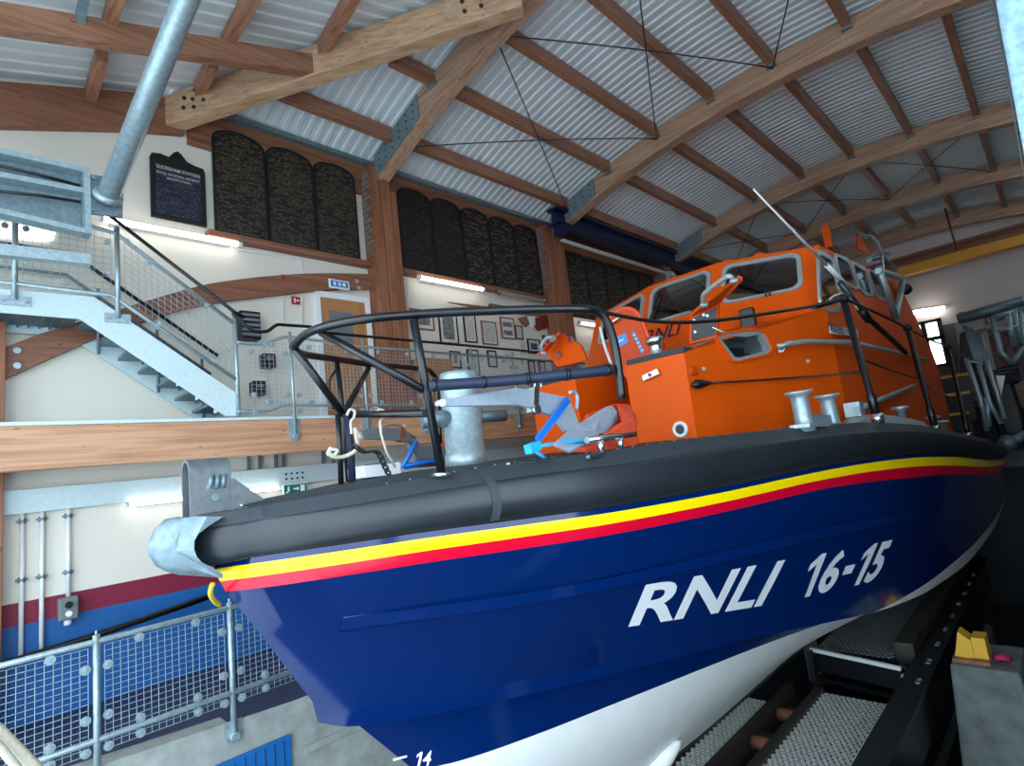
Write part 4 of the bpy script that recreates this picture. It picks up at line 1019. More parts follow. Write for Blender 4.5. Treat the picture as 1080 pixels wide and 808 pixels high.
for x in range(2):
    y = .985 + x * .225; r = []
    for rad in (.078, .062):
        q = [(XC + rad, y, -.1)] + [(XC + rad * math.cos(a * PI / 10), y, .155 + rad * math.sin(a * PI / 10)) for a in range(11)] + [(XC - rad, y, -.1)]
        r.append(q)
    rows.append(r)
b.grid([rows[0][0], rows[1][0]], flip=True); b.grid([rows[0][1], rows[1][1]]); b.grid([rows[0][0], rows[0][1]], smooth=False, flip=False); b.grid([rows[1][0], rows[1][1]], smooth=False, flip=True)
part(b, 'bow_lug', M_['galvg'])
b = MB(); b.prism([(XC + .07, 1.2, -.09), (XC + .07, 1.43, -.075), (XC + .07, 1.40, -.05), (XC + .07, 1.22, .10), (XC + .07, 1.2, .10)], (.014, 0, 0)); b.box((XC - .1, 1.22, -.1), (XC + .12, 1.5, -.075)); part(b, 'lug_gusset', M_['galvg'])
b = MB()
for k in range(3): b.cyl((XC + .08, 1.09 + .035 * k, .05), (XC + .08, 1.10 + .035 * k, .13), .016, 8)
b.cyl((XC + .07, 1.11, -.0), (XC + .1, 1.11, -.0), .022, 8); b.cyl((XC - .09, 1.09, .06), (XC + .09, 1.09, .06), .02, 8); part(b, 'lug_bolt', M_['galvd'])
b = MB()
for y in (1.26, 1.34): b.cyl((XC + .08, y, -.075), (XC + .08, y, -.055), .016, 6)
each(b, 'gusset_bolt', M_['stain'], BOAT)

# ---- pulpit rails around the bow
def gx(y, inset=.12): return XC + lp('deck', y)[0] - inset
R = .028
tip = V((XC + .0, 1.55, .90))
port = [PX(309, 366, XC + .02), PX(322, 353, XC + .25), PX(345, 344, XC + .5), PX(385, 336.5, XC + .78), PX(440, 331.5, -2.72), PX(500, 328.5, -2.5), PX(560, 326.5, -2.28), PX(612, 326, -2.1), PX(630, 329, -2.06), PX(641, 341, -2.04), PX(650, 372, -2.04), PX(656, 421, -2.04)]
PU = cr(port, 5)
b = MB(); b.tube(PU, R, 12); part(b, 'pulpit_rail', M_['black'])
stb = [PX(309, 366, XC + .02), PX(319, 373.5, XC - .25), PX(355, 379, XC - .6), PX(389, 384, XC - .85), PX(430, 387.5, XC - 1.1), PX(449, 389.5, XC - 1.22), PX(456, 394, XC - 1.26), PX(460, 405, XC - 1.28), PX(464, 470, XC - 1.28)]
b = MB(); b.tube(cr(stb, 4), R, 12); part(b, 'pulpit_rail', M_['black'])
b = MB(); b.tube([PX(311, 368, XC + .02), PX(362, 437, XC - .05)], R, 12); part(b, 'pulpit_brace', M_['black'])
b = MB(); b.tube([PX(389, 388, XC - .85), PX(362, 437, XC - .05)], R * .85, 12); part(b, 'pulpit_brace', M_['black'])
b = MB(); b.tube([PX(338, 350, XC + .4), PX(446, 411, -2.73)], R * .9, 12); part(b, 'pulpit_brace', M_['black'])
b = MB(); b.tube([PX(362, 437, XC - .05), PX(400, 437, XC + .25), PX(449, 436, -2.73)], R * .9, 12); part(b, 'pulpit_cross_rail', M_['black'])
b = MB(); b.tube([PX(436, 337, -2.72), PX(446, 390, -2.73), PX(466, 501, -2.74)], R * .95, 12); p = part(b, 'pulpit_post', M_['black'])
b = MB(); b.cyl(PX(466, 503, -2.74), PX(466, 499, -2.74), .055, 12); part(b, 'base_flange', M_['stain'], p)
b = MB(); b.tube([PX(355, 380, XC - .6), PX(362, 440, XC - .62), PX(368, 511, XC - .62)], R * .8, 10); part(b, 'pulpit_post', M_['black'])
for du in (-6, 4):
    b = MB(); b.tube([PX(362 + du, 437, XC - .0), PX(365 + du * 1.1, 470, XC), PX(367 + du * 1.2, 512, XC)], R * (1.0 if du > 0 else .7), 10); part(b, 'pulpit_post', M_['black' if du < 0 else 'navy'])
b = MB(); b.tube(cr([PX(357, 387, XC - .6), PX(348, 400, XC - .6), PX(347, 415, XC - .6), PX(352, 432, XC - .6)], 4), .012, 8); part(b, 'rail_cable', M_['black'])
b = MB(); b.tube(cr([PX(452, 407, -2.70), PX(520, 402.5, -2.5), PX(600, 395, -2.2), PX(646, 390, -2.06)], 5), R * 1.25, 12); mr = part(b, 'padded_mid_rail', M_['navy'])
b = MB()
for u, v, x in [(458, 406.5, -2.68), (510, 403, -2.53), (556, 399.5, -2.36), (598, 395.4, -2.2), (640, 390.6, -2.08)]:
    p = PX(u, v, x); b.tube([p - V((.004, .008, 0)), p + V((.004, .008, 0))], R * 1.45, 12)
each(b, 'tie_band', M_['black'], mr)

# ---- samson post (bollard)
b = MB(); o = V((XC + .25, 3.05, 0)); z0 = .0
o = PX(492, 492, XC + .22); tp = PX(484, 394, XC + .22); ax = (tp - o).normalized(); L = (tp - o).length
b.lathe([(.165, -.03), (.165, .1), (.158, .105), (.158, L - .03), (.155, L)], o, ax, 28); sp = part(b, 'samson_post', M_['galv'])
b = MB(); c = o + ax * (L * .52); b.cyl(c + V((-.1, -.33, 0)), c + V((.0, -.1, 0)), .065, 16); b.cyl(c + V((0, .1, 0)), c + V((.06, .42, 0)), .05, 16); part(b, 'cross_bar', M_['galvd'], sp)

# ---- superstructure
O = lambda h, y, z: V((XC + h, y, z))
TF = [(.35, 7.05, 1.40), (.35, 5.2, .92), (1.05, 5.2, .90), (1.83, 7.45, 1.41), (1.85, 13.0, 1.50), (1.85, 14.6, 1.5), (1.85, 15.2, .9)]
def pl_hit(u, v, p0, n):
    d = ray(u, v); return d * (V(p0).dot(n) / d.dot(n))
from mathutils.geometry import tessellate_polygon
wA, wB = O(1.05, 5.2, 0), O(1.83, 7.45, 0)
wn = V((wB.y - wA.y, -(wB.x - wA.x), 0)).normalized()
hole = [pl_hit(u, v, wA, wn) for u, v in [(754, 357), (770, 380.5), (776, 382), (808, 374.5), (812.5, 370), (812, 364), (806, 352), (800, 349), (786, 348.5), (765, 352)]]
def superbody():
    b = MB(); ZB = -.75
    for s in (1, -1):
        P = [O(s * h, y, z) for h, y, z in TF]; B = [V((p.x, p.y, ZB)) for p in P]
        for i in range(len(P) - 1):
            if i == 2 and s == 1:
                quad = [B[i], B[i + 1], P[i + 1], P[i]]
                tri = tessellate_polygon([quad, hole]); allp = quad + hole
                b.add(allp, [t if ((allp[t[1]] - allp[t[0]]).cross(allp[t[2]] - allp[t[0]])).dot(wn) > 0 else t[::-1] for t in tri])
                continue
            f = [B[i], B[i + 1], P[i + 1], P[i]]
            b.add(f, [(0, 1, 2, 3) if s > 0 else (3, 2, 1, 0)])
        # top faces
        b.add([P[0], P[1], P[2], P[3]], [(0, 1, 2), (0, 2, 3)] if s > 0 else [(2, 1, 0), (3, 2, 0)])
    # well back wall, aft face
    a = O(.35, 7.05, 1.40); c = O(-.35, 7.05, 1.40)
    b.add([a, c, V((c.x, c.y, ZB)), V((a.x, a.y, ZB))], [(0, 1, 2, 3)])
    b.add([O(1.85, 15.2, .9), O(-1.85, 15.2, .9), O(-1.85, 15.2, ZB), O(1.85, 15.2, ZB)], [(3, 2, 1, 0)])
    b.add([O(1.83, 7.45, 1.41), O(1.85, 14.6, 1.5), O(-1.85, 14.6, 1.5), O(-1.83, 7.45, 1.41), O(-.35, 7.05, 1.4), O(.35, 7.05, 1.4)], [(0, 1, 2, 3, 4, 5)])
    b.add([O(1.85, 14.6, 1.5), O(1.85, 15.2, .9), O(-1.85, 15.2, .9), O(-1.85, 14.6, 1.5)], [(0, 1, 2, 3)])
    return b
cab = part(superbody(), 'cabin', M_['orange'])
b = MB(); n = len(hole); dp = -wn * .42
for i in range(n):
    j = (i + 1) % n; b.add([hole[i], hole[j], hole[j] + dp, hole[i] + dp], [(0, 1, 2, 3)])
b.add([p + dp for p in hole], [list(range(n))])
rc = part(b, 'hatch_recess', M_['grey'], cab)
b = MB(); cen = sum(hole, V((0, 0, 0))) / n
def ringpts(P, d): c = sum(P, V((0, 0, 0))) / len(P); return [p + (p - c).normalized() * d for p in P]
inn = ringpts(hole, -.012); out = ringpts(hole, .02)
b.grid([[p + wn * .0 for p in out + out[:1]], [p + wn * .03 for p in out + out[:1]], [p + wn * .03 for p in inn + inn[:1]], [p - wn * .06 for p in inn + inn[:1]]], smooth=False, flip=True)
part(b, 'hatch_lip', M_['orange'], cab)
b = MB(); i2 = ringpts(hole, -.075); b.grid([[p - wn * .0 for p in hole + hole[:1]], [p + wn * .012 for p in hole + hole[:1]], [p + wn * .012 for p in i2 + i2[:1]], [p - wn * .05 for p in i2 + i2[:1]]], smooth=False, flip=True); part(b, 'hatch_rim', M_['wframe'], cab)
b = MB(); c = cen - wn * .3; b.obox(c + V((0, -.1, -.12)), wn * .1, V((-wn.y, wn.x, 0)) * .3, (0, 0, .05)); b.obox(c + V((0, .1, -.08)), wn * .06, V((-wn.y, wn.x, 0)) * .14, (0, 0, .1)); part(b, 'stowed_gear', M_['blackm'], cab)
b = MB(); b.box(O(.38, 5.19, .905), O(1.06, 5.75, .96)); part(b, 'step_pad', M_['deck'], cab)
b = MB(); b.box(O(-1.06, 5.19, .905), O(-.38, 5.75, .96)); part(b, 'step_pad', M_['deck'], cab)

# wheelhouse
FB = [(-1.83, 7.45, 1.40), (-.55, 7.1, 1.39), (.55, 7.1, 1.39), (1.83, 7.45, 1.40)]
FT = [(-1.78, 7.888, 2.33), (-.55, 7.62, 2.46), (.55, 7.62, 2.46), (1.78, 7.888, 2.33)]
b = MB()
for i in range(3):
    A, B, C, D = O(*FB[i]), O(*FB[i + 1]), O(*FT[i + 1]), O(*FT[i]); b.add([A, B, C, D], [(0, 1, 2, 3)])
for s in (1, -1):
    P = [O(s * 1.83, 7.45, 1.40), O(s * 1.85, 14.45, 1.5), O(s * 1.8, 12.9, 2.62), O(s * 1.78, 7.888, 2.33)]
    b.add(P, [(0, 1, 2, 3) if s > 0 else (3, 2, 1, 0)])
    b.add([O(s * 1.78, 7.888, 2.33), O(s * 1.8, 12.9, 2.62), O(s * .9, 12.6, 2.8), O(s * .55, 7.62, 2.46)], [(0, 1, 2, 3) if s > 0 else (3, 2, 1, 0)])
b.add([O(.55, 7.62, 2.46), O(.9, 12.6, 2.8), O(-.9, 12.6, 2.8), O(-.55, 7.62, 2.46)], [(0, 1, 2, 3)])
b.add([O(1.8, 12.9, 2.62), O(1.85, 14.45, 1.5), O(-1.85, 14.45, 1.5), O(-1.8, 12.9, 2.62), O(-.9, 12.6, 2.8), O(.9, 12.6, 2.8)], [(0, 1, 2, 3, 4, 5)])
wh = part(b, 'wheelhouse', M_['orange'], bevel=.02)
b = MB()
for x, y in [(.62, 7.85), (1.0, 8.0)]: b.lathe([(.1, 0), (.1, .05), (.06, .09)], O(x, y, 2.42), n=14)
each(b, 'roof_fitting', M_['orangebright'], wh)
b = MB(); p = PY(707, 291, 7.65); b.ball(p, .075, 14); b.cyl(p - V((0, 0, .12)), p, .03, 10); b.mi = 1; b.cyl(p + V((.02, -.09, 0)), p + V((.02, -.07, 0)), .055, 14); part(b, 'search_light', [M_['stain'], M_['glass']], wh)

def rrect(u0, u1, v0, v1, r, ru, n=5):
    P = []
    for cx, cy, a0 in ((u1 - r * ru, v1 - r, 0), (u0 + r * ru, v1 - r, 90), (u0 + r * ru, v0 + r, 180), (u1 - r * ru, v0 + r, 270)):
        for k in range(n + 1):
            a = math.radians(a0 + 90 * k / n); P.append((cx + r * ru * math.cos(a), cy + r * math.sin(a)))
    return P
def shrink(P, c, d): return [p + (c - p).normalized() * d for p in P]
def window(P, n, name, parent, fw=.055, glass='glass'):
    """rounded window: raised frame ring with the pane as its child"""
    n = V(n).normalized(); c = sum(P, V((0, 0, 0))) / len(P); Q = [p + (c - p).normalized() * fw for p in P]
    a = (P[1] - P[0]).cross(P[len(P) // 2] - P[0]); fl = a.dot(n) < 0
    b = MB(); cl = lambda L: L + L[:1]
    b.grid([[p for p in cl(P)], [p + n * .028 for p in cl(P)], [p + n * .028 for p in cl(Q)], [p + n * .004 for p in cl(Q)]], smooth=False, flip=not fl)
    fr = part(b, name, M_['wframe'], parent)
    b = MB(); b.add([p + n * .008 for p in Q], [list(range(len(Q))) if not fl else list(range(len(Q)))[::-1]]); part(b, 'pane', M_[glass], fr)
    return fr
def facet(i, u0, u1, v0, v1, r=.09):
    A, B, C, D = O(*FB[i]), O(*FB[i + 1]), O(*FT[i + 1]), O(*FT[i])
    L = (B - A).length; H = (D - A).length
    n = (B - A).cross(D - A).normalized()
    P = [A.lerp(B, u).lerp(D.lerp(C, u), v) for u, v in rrect(u0, u1, v0, v1, r, H / L)]
    return P, n
for i, (u0, u1, v0, v1) in enumerate([(.16, .95, .36, .93), (.05, .93, .36, .93), (.06, .83, .36, .93)]):
    P, n = facet(i, u0, u1, v0, v1, .11); window(P, n, 'window', wh, .06)
# wipers
for i, (a, c) in enumerate([((.30, .30), (.72, .62)), ((.62, .3), (.18, .55))]):
    pass
b = MB()
A, B, C, D = O(*FB[2]), O(*FB[3]), O(*FT[3]), O(*FT[2]); nn = (B - A).cross(D - A).normalized()
fp = lambda u, v, d=.06: A.lerp(B, u).lerp(D.lerp(C, u), v) + nn * d
for q in (0, .035): b.tube([fp(.50 + q, .32), fp(.50 + q, .40, .08), fp(.16 + q, .66, .06)], .014, 6)
b.tube([fp(.12, .60, .05), fp(.30, .72, .05)], .012, 6); part(b, 'wiper', M_['black'], wh)
b = MB(); A, B, C, D = O(*FB[1]), O(*FB[2]), O(*FT[2]), O(*FT[1]); nn = (B - A).cross(D - A).normalized()
for q in (0, .04): b.tube([fp(.74 + q, .3), fp(.74 + q, .36, .08), fp(.14 + q, .58, .06)], .014, 6)
b.tube([fp(.1, .4, .05), fp(.22, .8, .05)], .014, 6); part(b, 'wiper', M_['black'], wh)
b = MB(); ctr = fp(.30, .19, .012); put_text(b, 'RNLI', ctr, (B - A), (D - A), .215, .6, .012, .25, .0); part(b, 'wheelhouse_lettering', M_['navyt'], wh)
# side windows
def side_win(px): return [PX(u, v, XC + 1.815) for u, v in px]
def rounded(P, r=.22, n=4):
    Q = []; k = len(P)
    for i in range(k):
        a, p, c = P[i - 1], P[i], P[(i + 1) % k]
        s = p.lerp(a, r); e = p.lerp(c, r)
        for j in range(n + 1):
            t = j / n; Q.append(s.lerp(p, t).lerp(p.lerp(e, t), t))
    return Q
for px in ([(860, 262), (862.5, 319), (871, 329), (883.5, 330), (886, 308), (876, 272)], [(878, 267), (884, 296), (900, 306), (906, 305), (893, 273)], [(896, 275.5), (904, 303), (911, 312.5), (919.5, 314), (920, 310), (911, 283)], [(913, 283), (921, 307), (926, 316.5), (932.5, 317.5), (933.5, 312), (924, 288.5)]):
    P = rounded(side_win(px), .2); window(P, (1, 0, 0), 'window', wh, .07)
b = MB(); P = [PX(u, v, XC + 1.87) for u, v in [(874, 343.5), (903.5, 348), (904.5, 356), (875, 351.5)]]; b.prism(P, (.012, 0, 0)); npl = part(b, 'nameplate', M_['whitet'], wh)
b = MB(); c = PX(889.5, 349.8, XC + 1.888); y0 = PX(875, 347, XC + 1.885).y; y1 = PX(903.5, 351, XC + 1.885).y
put_text(b, 'RNLB ENID COLLETT', c, (0, 1, -.02), (0, 0, 1), .1, (y1 - y0) * 1.0, .02, 0, 0); part(b, 'nameplate_lettering', M_['black'], npl)
# roof gear aft
b = MB(); p = PX(874, 256, XC + 1.0); b.obox(p + V((0, 0, .12)), (.06, 0, 0), (0, .06, 0), (0, 0, .22)); part(b, 'roof_post', M_['orange'], wh)
b = MB(); P = [PX(u, v, XC + 1.1) for u, v in [(905, 245), (919, 269), (905, 262)]]; b.prism(P, (-.05, .04, 0)); part(b, 'roof_fin', M_['orange'], wh)
b = MB(); b.tube(cr([PY(912, 250, 12.4), PY(918, 249, 12.5), PY(926, 258, 12.6), PY(931, 270, 12.7)], 4), .035, 8); b.tube([PX(917, 274, XC + 1.5), PX(937, 268, XC + 1.5)], .05, 8); b.tube([PX(930, 270, XC + 1.5), PX(944, 285, XC + 1.5)], .05, 8); b.tube([PX(930, 265, XC + 1.5), PX(931, 285, XC + 1.5)], .03, 8); part(b, 'mast_bracket', M_['galvd'], wh)
b = MB(); b.tube([PX(931, 270, XC + 1.7), PX(934, 300, XC + 1.7), PX(938, 334, XC + 1.8)], .012, 6); part(b, 'halyard', M_['whitet'], wh)
b = MB()
for a, c in [((926, 282), (945, 335)), ((953, 293), (945, 335)), ((926, 286), (952, 294))]: b.tube([PX(*a, XC + 1.95), PX(*c, XC + 1.95)], .05, 10)
part(b, 'radar_frame', M_['galv'], wh)
b = MB(); p = PX(955, 305, XC + 1.95); b.ball(p, .11, 10); part(b, 'horn', M_['black'], wh)
b = MB(); b.tube([PX(795, 200, -1.75), PX(840, 247, -1.73), PX(872, 280, -1.72)], [.008, .013, .02], 8); b.tube([PX(872, 280, -1.72), PX(896, 304, -1.7)], .03, 8); part(b, 'whip_aerial', M_['whitet'])

# ---- hatches on the fore cabin
def mk_lid(P, n, th, name, m, parent=BOAT):
    b = MB(); b.prism(P, V(n) * th); return part(b, name, m, parent)
# port locker lid standing open
Yp = 5.95
lid = mk_lid([PY(u, v, Yp) for u, v in [(728, 334), (757, 321), (756, 356), (727, 363)]], (0, 1, 0), .05, 'locker_lid', M_['orange'])
b = MB(); P = [PY(u, v, Yp - .012) for u, v in [(730, 335.5), (755.5, 324), (754.5, 353), (729, 360)]]; b.prism(P, (0, .008, 0)); part(b, 'lid_lining', M_['lid'], lid)
b = MB(); P = [PY(727, 335, Yp), PY(757, 322, Yp), PY(784, 294, 5.55), PY(773, 292.5, 5.55), PY(745, 322, 5.8)]
b.prism([PY(727, 335, Yp), PY(757, 322, Yp), PY(783.5, 296, 5.5), PY(779.5, 294, 5.5), PY(735, 328, 5.8)], (0, .0, .035)); b.prism([PY(738, 326, Yp), PY(779.5, 294, 5.5), PY(770, 299, 5.9), PY(741, 310, 6.1)], (0, .03, 0)); part(b, 'lid_flange', M_['orange'], lid)
b = MB(); b.tube(cr([PY(742.5, 322, 5.6), PY(741.5, 313, 5.5), PY(746, 307, 5.45), PY(765, 293, 5.35), PY(770.5, 292, 5.35), PY(774, 297, 5.4)], 4), .026, 10); b.cyl(PY(742.5, 324, 5.6), PY(742.5, 320, 5.6), .045, 10); b.cyl(PY(774.5, 299, 5.4), PY(774, 295, 5.4), .045, 10); part(b, 'lid_handle', M_['wframe'], lid)
b = MB(); b.tube([PY(751, 345, 5.9), PY(786, 362, 6.3)], .012, 8); part(b, 'lid_stay', M_['stain'], lid)
b = MB()
for u, v in [(732, 338), (733, 350), (742, 332), (746, 333)]: b.cyl(PY(u, v, Yp - .03), PY(u, v, Yp), .015, 8)
each(b, 'lid_catch', M_['stain'], lid)
# starboard locker lid
Ys = 6.0
lid = mk_lid([PY(u, v, Ys) for u, v in [(576.5, 373), (593, 352), (612, 364), (619, 380), (588, 387)]], (0, .05, 0), 1, 'locker_lid', M_['orange'])
b = MB(); b.prism([PY(566.5, 376, 5.7), PY(578, 371, 5.9), PY(592, 352, 6.0), PY(590, 352, 5.8)], (.0, .0, .03)); part(b, 'lid_flange', M_['orange'], lid)
b = MB(); b.tube(cr([PY(573.5, 373, 5.7), PY(571, 366, 5.65), PY(573, 361, 5.65), PY(578.5, 355.5, 5.65), PY(583, 357, 5.7)], 4), .026, 10); b.cyl(PY(573.5, 374.5, 5.7), PY(573.5, 371, 5.7), .045, 10); b.cyl(PY(584, 359, 5.75), PY(582.5, 356, 5.7), .045, 10); part(b, 'lid_handle', M_['wframe'], lid)
b = MB()
for u, v in [(590, 374), (603, 358)]: b.obox(PY(u, v, Ys - .02), (.04, 0, .02), (0, .02, 0), (-.02, 0, .04))
each(b, 'lid_catch', M_['stain'], lid)
b = MB(); b.prism([PY(u, v, 5.6) for u, v in [(584, 398), (606, 391), (606, 398), (583, 399)]], (0, .3, 0)); part(b, 'locker_coaming', M_['orangebright'], cab)
# round fore hatch lid with stickers
oc = [(655, 327), (664, 327), (672, 333), (679, 350), (686, 370), (693.5, 392), (693, 402), (687, 409), (679, 411), (668, 405), (659, 392), (650, 372), (643, 355), (642, 342), (646, 333)]
P = cr([PY(u, v, 5.85 + (.003 * (u - 660))) for u, v in oc + oc[:1]], 3)[:-1]
hn = (P[8] - P[0]).cross(P[20] - P[0]).normalized(); hn = hn if hn.y < 0 else -hn
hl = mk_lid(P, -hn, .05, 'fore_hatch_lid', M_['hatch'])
b = MB(); Pc = sum(P, V((0, 0, 0))) / len(P); b.tube([p - hn * .035 + (p - Pc).normalized() * .02 for p in P], .025, 8, closed=True); part(b, 'hatch_seal', M_['orangebright'], hl)
lift = lambda u, v, d=.006: PY(u, v, 5.85 + .003 * (u - 660)) + hn * d
b = MB(); b.add([lift(*p) for p in [(648, 356.5), (660, 351), (663, 361), (651.5, 368)]], [(3, 2, 1, 0)]); st = part(b, 'sticker', M_['signblue'], hl)
b = MB(); b.tube([lift(652, 362, .01), lift(654.5, 359.5, .01), lift(656.5, 359, .01), lift(658.5, 357, .01)], .012, 6); part(b, 'sticker_mark', M_['whitet'], st)
b = MB(); b.add([lift(*p) for p in [(666, 351), (669.5, 350), (680, 371), (677, 373)]], [(3, 2, 1, 0)]); st = part(b, 'sticker', M_['signblue'], hl)
b = MB()
for k in range(5): b.tube([lift(668 + k * 2, 354 + k * 4, .01), lift(670.5 + k * 2, 353 + k * 4, .01)], .008, 5)
part(b, 'sticker_mark', M_['whitet'], st)
b = MB(); b.tube([lift(662, 349, .03), lift(653, 352, .03)], .02, 6) if False else b.tube([lift(643, 343, .04), lift(655, 335, .05)], .022, 8); b.cyl(lift(682, 403, .0), lift(682, 403, .05), .03, 10); b.tube([lift(684, 394, .03), lift(689, 402, .03)], .014, 8); part(b, 'hatch_dog', M_['stain'], hl)
b = MB(); b.tube(cr([PY(633, 345, 6.0), PY(637, 362, 6.0), PY(645, 385, 6.0)], 4), .02, 8); b.tube(cr([PY(639, 337, 6.0), PY(646, 362, 6.0), PY(652, 380, 6.0)], 4), .03, 8); part(b, 'hatch_hinge_arm', M_['whitet'], hl)
b = MB(); c = PY(690, 365, 6.3); b.lathe([(.10, -.3), (.12, -.1), (.13, .02), (.1, .1), (.04, .13)], c, n=16); part(b, 'signal_float', M_['orangebright'], cab)
# capstan heads
for o3, l in ((PY(694, 381, 5.35), .26), (PY(600, 411, 5.35), .2)):
    b = MB(); b.lathe([(.11, -.04), (.11, 0), (.075, .02), (.07, l * .6), (.075, l * .7), (.1, l * .75), (.1, l * .95), (.09, l)], o3, n=18); part(b, 'mooring_capstan', M_['stain'], cab)
# fittings on the port side
b = MB(); c = PY(686, 395.5, 5.17); b.obox(c, (.1, 0, .02), (0, .012, 0), (-.008, 0, .035)); pl = part(b, 'lamp_plate', M_['stain'], cab, bevel=.008)
b = MB(); b.cyl(c + V((0, -.02, 0)), c + V((0, -.012, 0)), .02, 10); part(b, 'lamp_lens', M_['redp'], pl)
b = MB(); c = PY(717.5, 453, 5.185); b.tube([c + V((.065 * math.cos(a * PI / 8), 0, .065 * math.sin(a * PI / 8))) for a in range(16)], .02, 8, closed=True); rg = part(b, 'drain_ring', M_['whitet'], cab)
b = MB(); b.cyl(c + V((0, -.01, 0)), c + V((0, .01, 0)), .055, 14); part(b, 'drain_bore', M_['black'], rg)
ph = lambda u, v, d=.0: pl_hit(u, v, wA + wn * d, wn)
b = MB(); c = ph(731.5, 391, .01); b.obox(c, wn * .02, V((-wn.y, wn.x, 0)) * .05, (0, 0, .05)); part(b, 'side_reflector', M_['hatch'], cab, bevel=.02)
b = MB(); b.cyl(ph(742, 389, -.01), ph(742, 389, .03), .02, 8); b.cyl(ph(852, 381, -.01), ph(852, 381, .02), .02, 8); each(b, 'side_stud', M_['galvd'], cab)
b = MB(); c = ph(729, 406, .05); d = ph(747, 404, .05) - c
b.lathe([(.005, 0), (.045, .06), (.05, .1), (.03, .2), (.018, .26)], c, d, 10); part(b, 'line_hook', M_['black'], cab)
b = MB(); b.tube([ph(745, 404.3, .05), ph(800, 401, .05), ph(872, 396, .1), V((-1.42, 6.55, .52))], .011, 6); part(b, 'guard_line', M_['black'])
b = MB(); c = ph(788, 334, .0); c = PY(789, 336, 7.05); b.obox(c, (.09, 0, 0), (0, .05, 0), (0, 0, .13)); cl = part(b, 'deck_camera', M_['black'], wh, bevel=.02)
b = MB(); b.tube([ph(823, 367, .0), ph(824, 366, .09), ph(829, 362.5, .1), ph(850, 360, .1), ph(866, 360.5, .1), V((XC + 1.95, 7.6, .98)), V((XC + 1.95, 10, 1.02)), V((XC + 1.95, 13, 1.05))], .03, 10); b.cyl(ph(823, 367, .0), ph(823, 367, .02), .05, 12); part(b, 'grab_rail', M_['wframe'], cab)
b = MB(); b.tube([PX(903, 432, XC + 2.0), PX(963, 407, XC + 1.92)], .035, 10); b.obox(PX(901, 432, XC + 1.95), (.08, 0, 0), (0, .09, 0), (0, 0, .08)); part(b, 'boarding_bar', M_['galv'], cab)
# port side deck double bollard
b = MB(); o1 = PX(849, 449, -1.62); o2 = PX(878, 449, -1.62)
for o4 in (o1, o2): b.lathe([(.085, -.05), (.075, .05), (.07, .24), (.075, .26), (.115, .285), (.115, .305)], o4, (0, -.06, 1), 18)
b.beam(o1 + V((0, -.14, .0)), o2 + V((0, .1, 0)), .16, .03); b.beam(o1 + V((0, .02, .06)), o2 + V((0, -.02, .06)), .05, .08); part(b, 'double_bollard', M_['galv'])
# guard stanchions and wires
ST = [(V((-1.37, 6.66, .02)), PX(889.5, 315, -1.42)), (V((-1.30, 9.45, -.2)), PX(957, 346, -1.36)), (V((-1.28, 12.45, -.42)), PX(999.5, 366, -1.34))]
for i, (p, q) in enumerate(ST):
    b = MB(); b.tube([p, p.lerp(q, .2), p.lerp(q, .21), q], [.045, .045, .034, .034], 12); s = part(b, 'guard_stanchion', M_['black'])
    b = MB(); b.cyl(p - V((0, 0, .04)), p + V((0, 0, .06)), .06, 12); part(b, 'stanchion_socket', M_['stain'], s)
    b = MB(); b.ball(q, .055, 10); part(b, 'stanchion_cap', M_['black'], s)
q1, q2, q3 = [s[1] for s in ST]
b = MB(); b.tube(cr([PU[-18], PX(690, 339, -1.9), PX(745, 339, -1.75), PX(800, 332, -1.6), PX(862, 322, -1.48), q1], 5), .014, 8); b.tube([PX(858, 324, -1.5), q1], .026, 8); part(b, 'guard_wire', M_['black'])
b = MB(); b.tube(cr([q1, PX(925, 330, -1.4), q2], 4), .016, 8); b.tube(cr([q2, PX(980, 358, -1.36), q3, PX(1022, 379, -1.33)], 4), .014, 8); part(b, 'guard_wire', M_['black'])
b = MB(); b.tube([ST[0][0].lerp(q1, .5), PX(938, 390, -1.4), ST[1][0].lerp(q2, .48), PX(985, 415, -1.36), ST[2][0].lerp(q3, .4), PX(1040, 432, -1.35)], .011, 6); part(b, 'guard_wire', M_['black'])
b = MB(); b.tube([PX(886, 298, -1.6), PX(912, 332, -1.5), PX(955, 372, -1.4)], .034, 10); b.tube([PX(908, 326, -1.5), PX(916, 338, -1.48)], .05, 10); part(b, 'guard_brace', M_['black'])
b = MB(); b.tube(cr([PX(872, 322, -1.6), PX(878, 313, -1.55), PX(890, 310, -1.5), PX(899, 318, -1.5), PX(905, 327, -1.5)], 3), .012, 6); part(b, 'lashing', M_['rope'])
# stern ladder frame
YS = 16.2
b = MB()
for pts in ([(1019, 378), (1034, 420), (1041, 455)], [(1032, 384), (1044, 425), (1056, 447)], [(1040, 380), (1052, 415), (1060, 442)], [(1041, 418), (1043, 450)]): b.tube([PY(u, v, YS) for u, v in pts], .05, 8)
b.tube([PY(1029, 420, YS), PY(1040, 421, YS)], .03, 6); b.tube([PY(1019, 380, YS), PY(1036, 384, YS)], .025, 6); part(b, 'stern_frame', M_['galv'])
b = MB()
for k in range(6): b.tube([PY(1017 + k * 3.4, 344 + k * 1.6, YS + .4), PY(1030 + k * 2.6, 384 + k, YS + .1)], .035, 6)
b.tube([PY(1016, 344, YS + .4), PY(1036, 353, YS + .4)], .035, 6); part(b, 'stern_rack', M_['galvd'])
b = MB(); p = PY(1063, 467, 16.9); b.ball(p, .18, 12); b.tube([p, p + V((.45, .3, .2))], .1, 10); part(b, 'quarter_fitting', M_['galvd'])
b = MB()
for u, v in [(952, 445), (986, 452), (996, 456)]:
    p = PX(u, v, -1.5); b.lathe([(.05, -.1), (.05, .14), (.1, .16), (.1, .2)], p, n=12)
each(b, 'side_bollard', M_['galv'], BOAT)
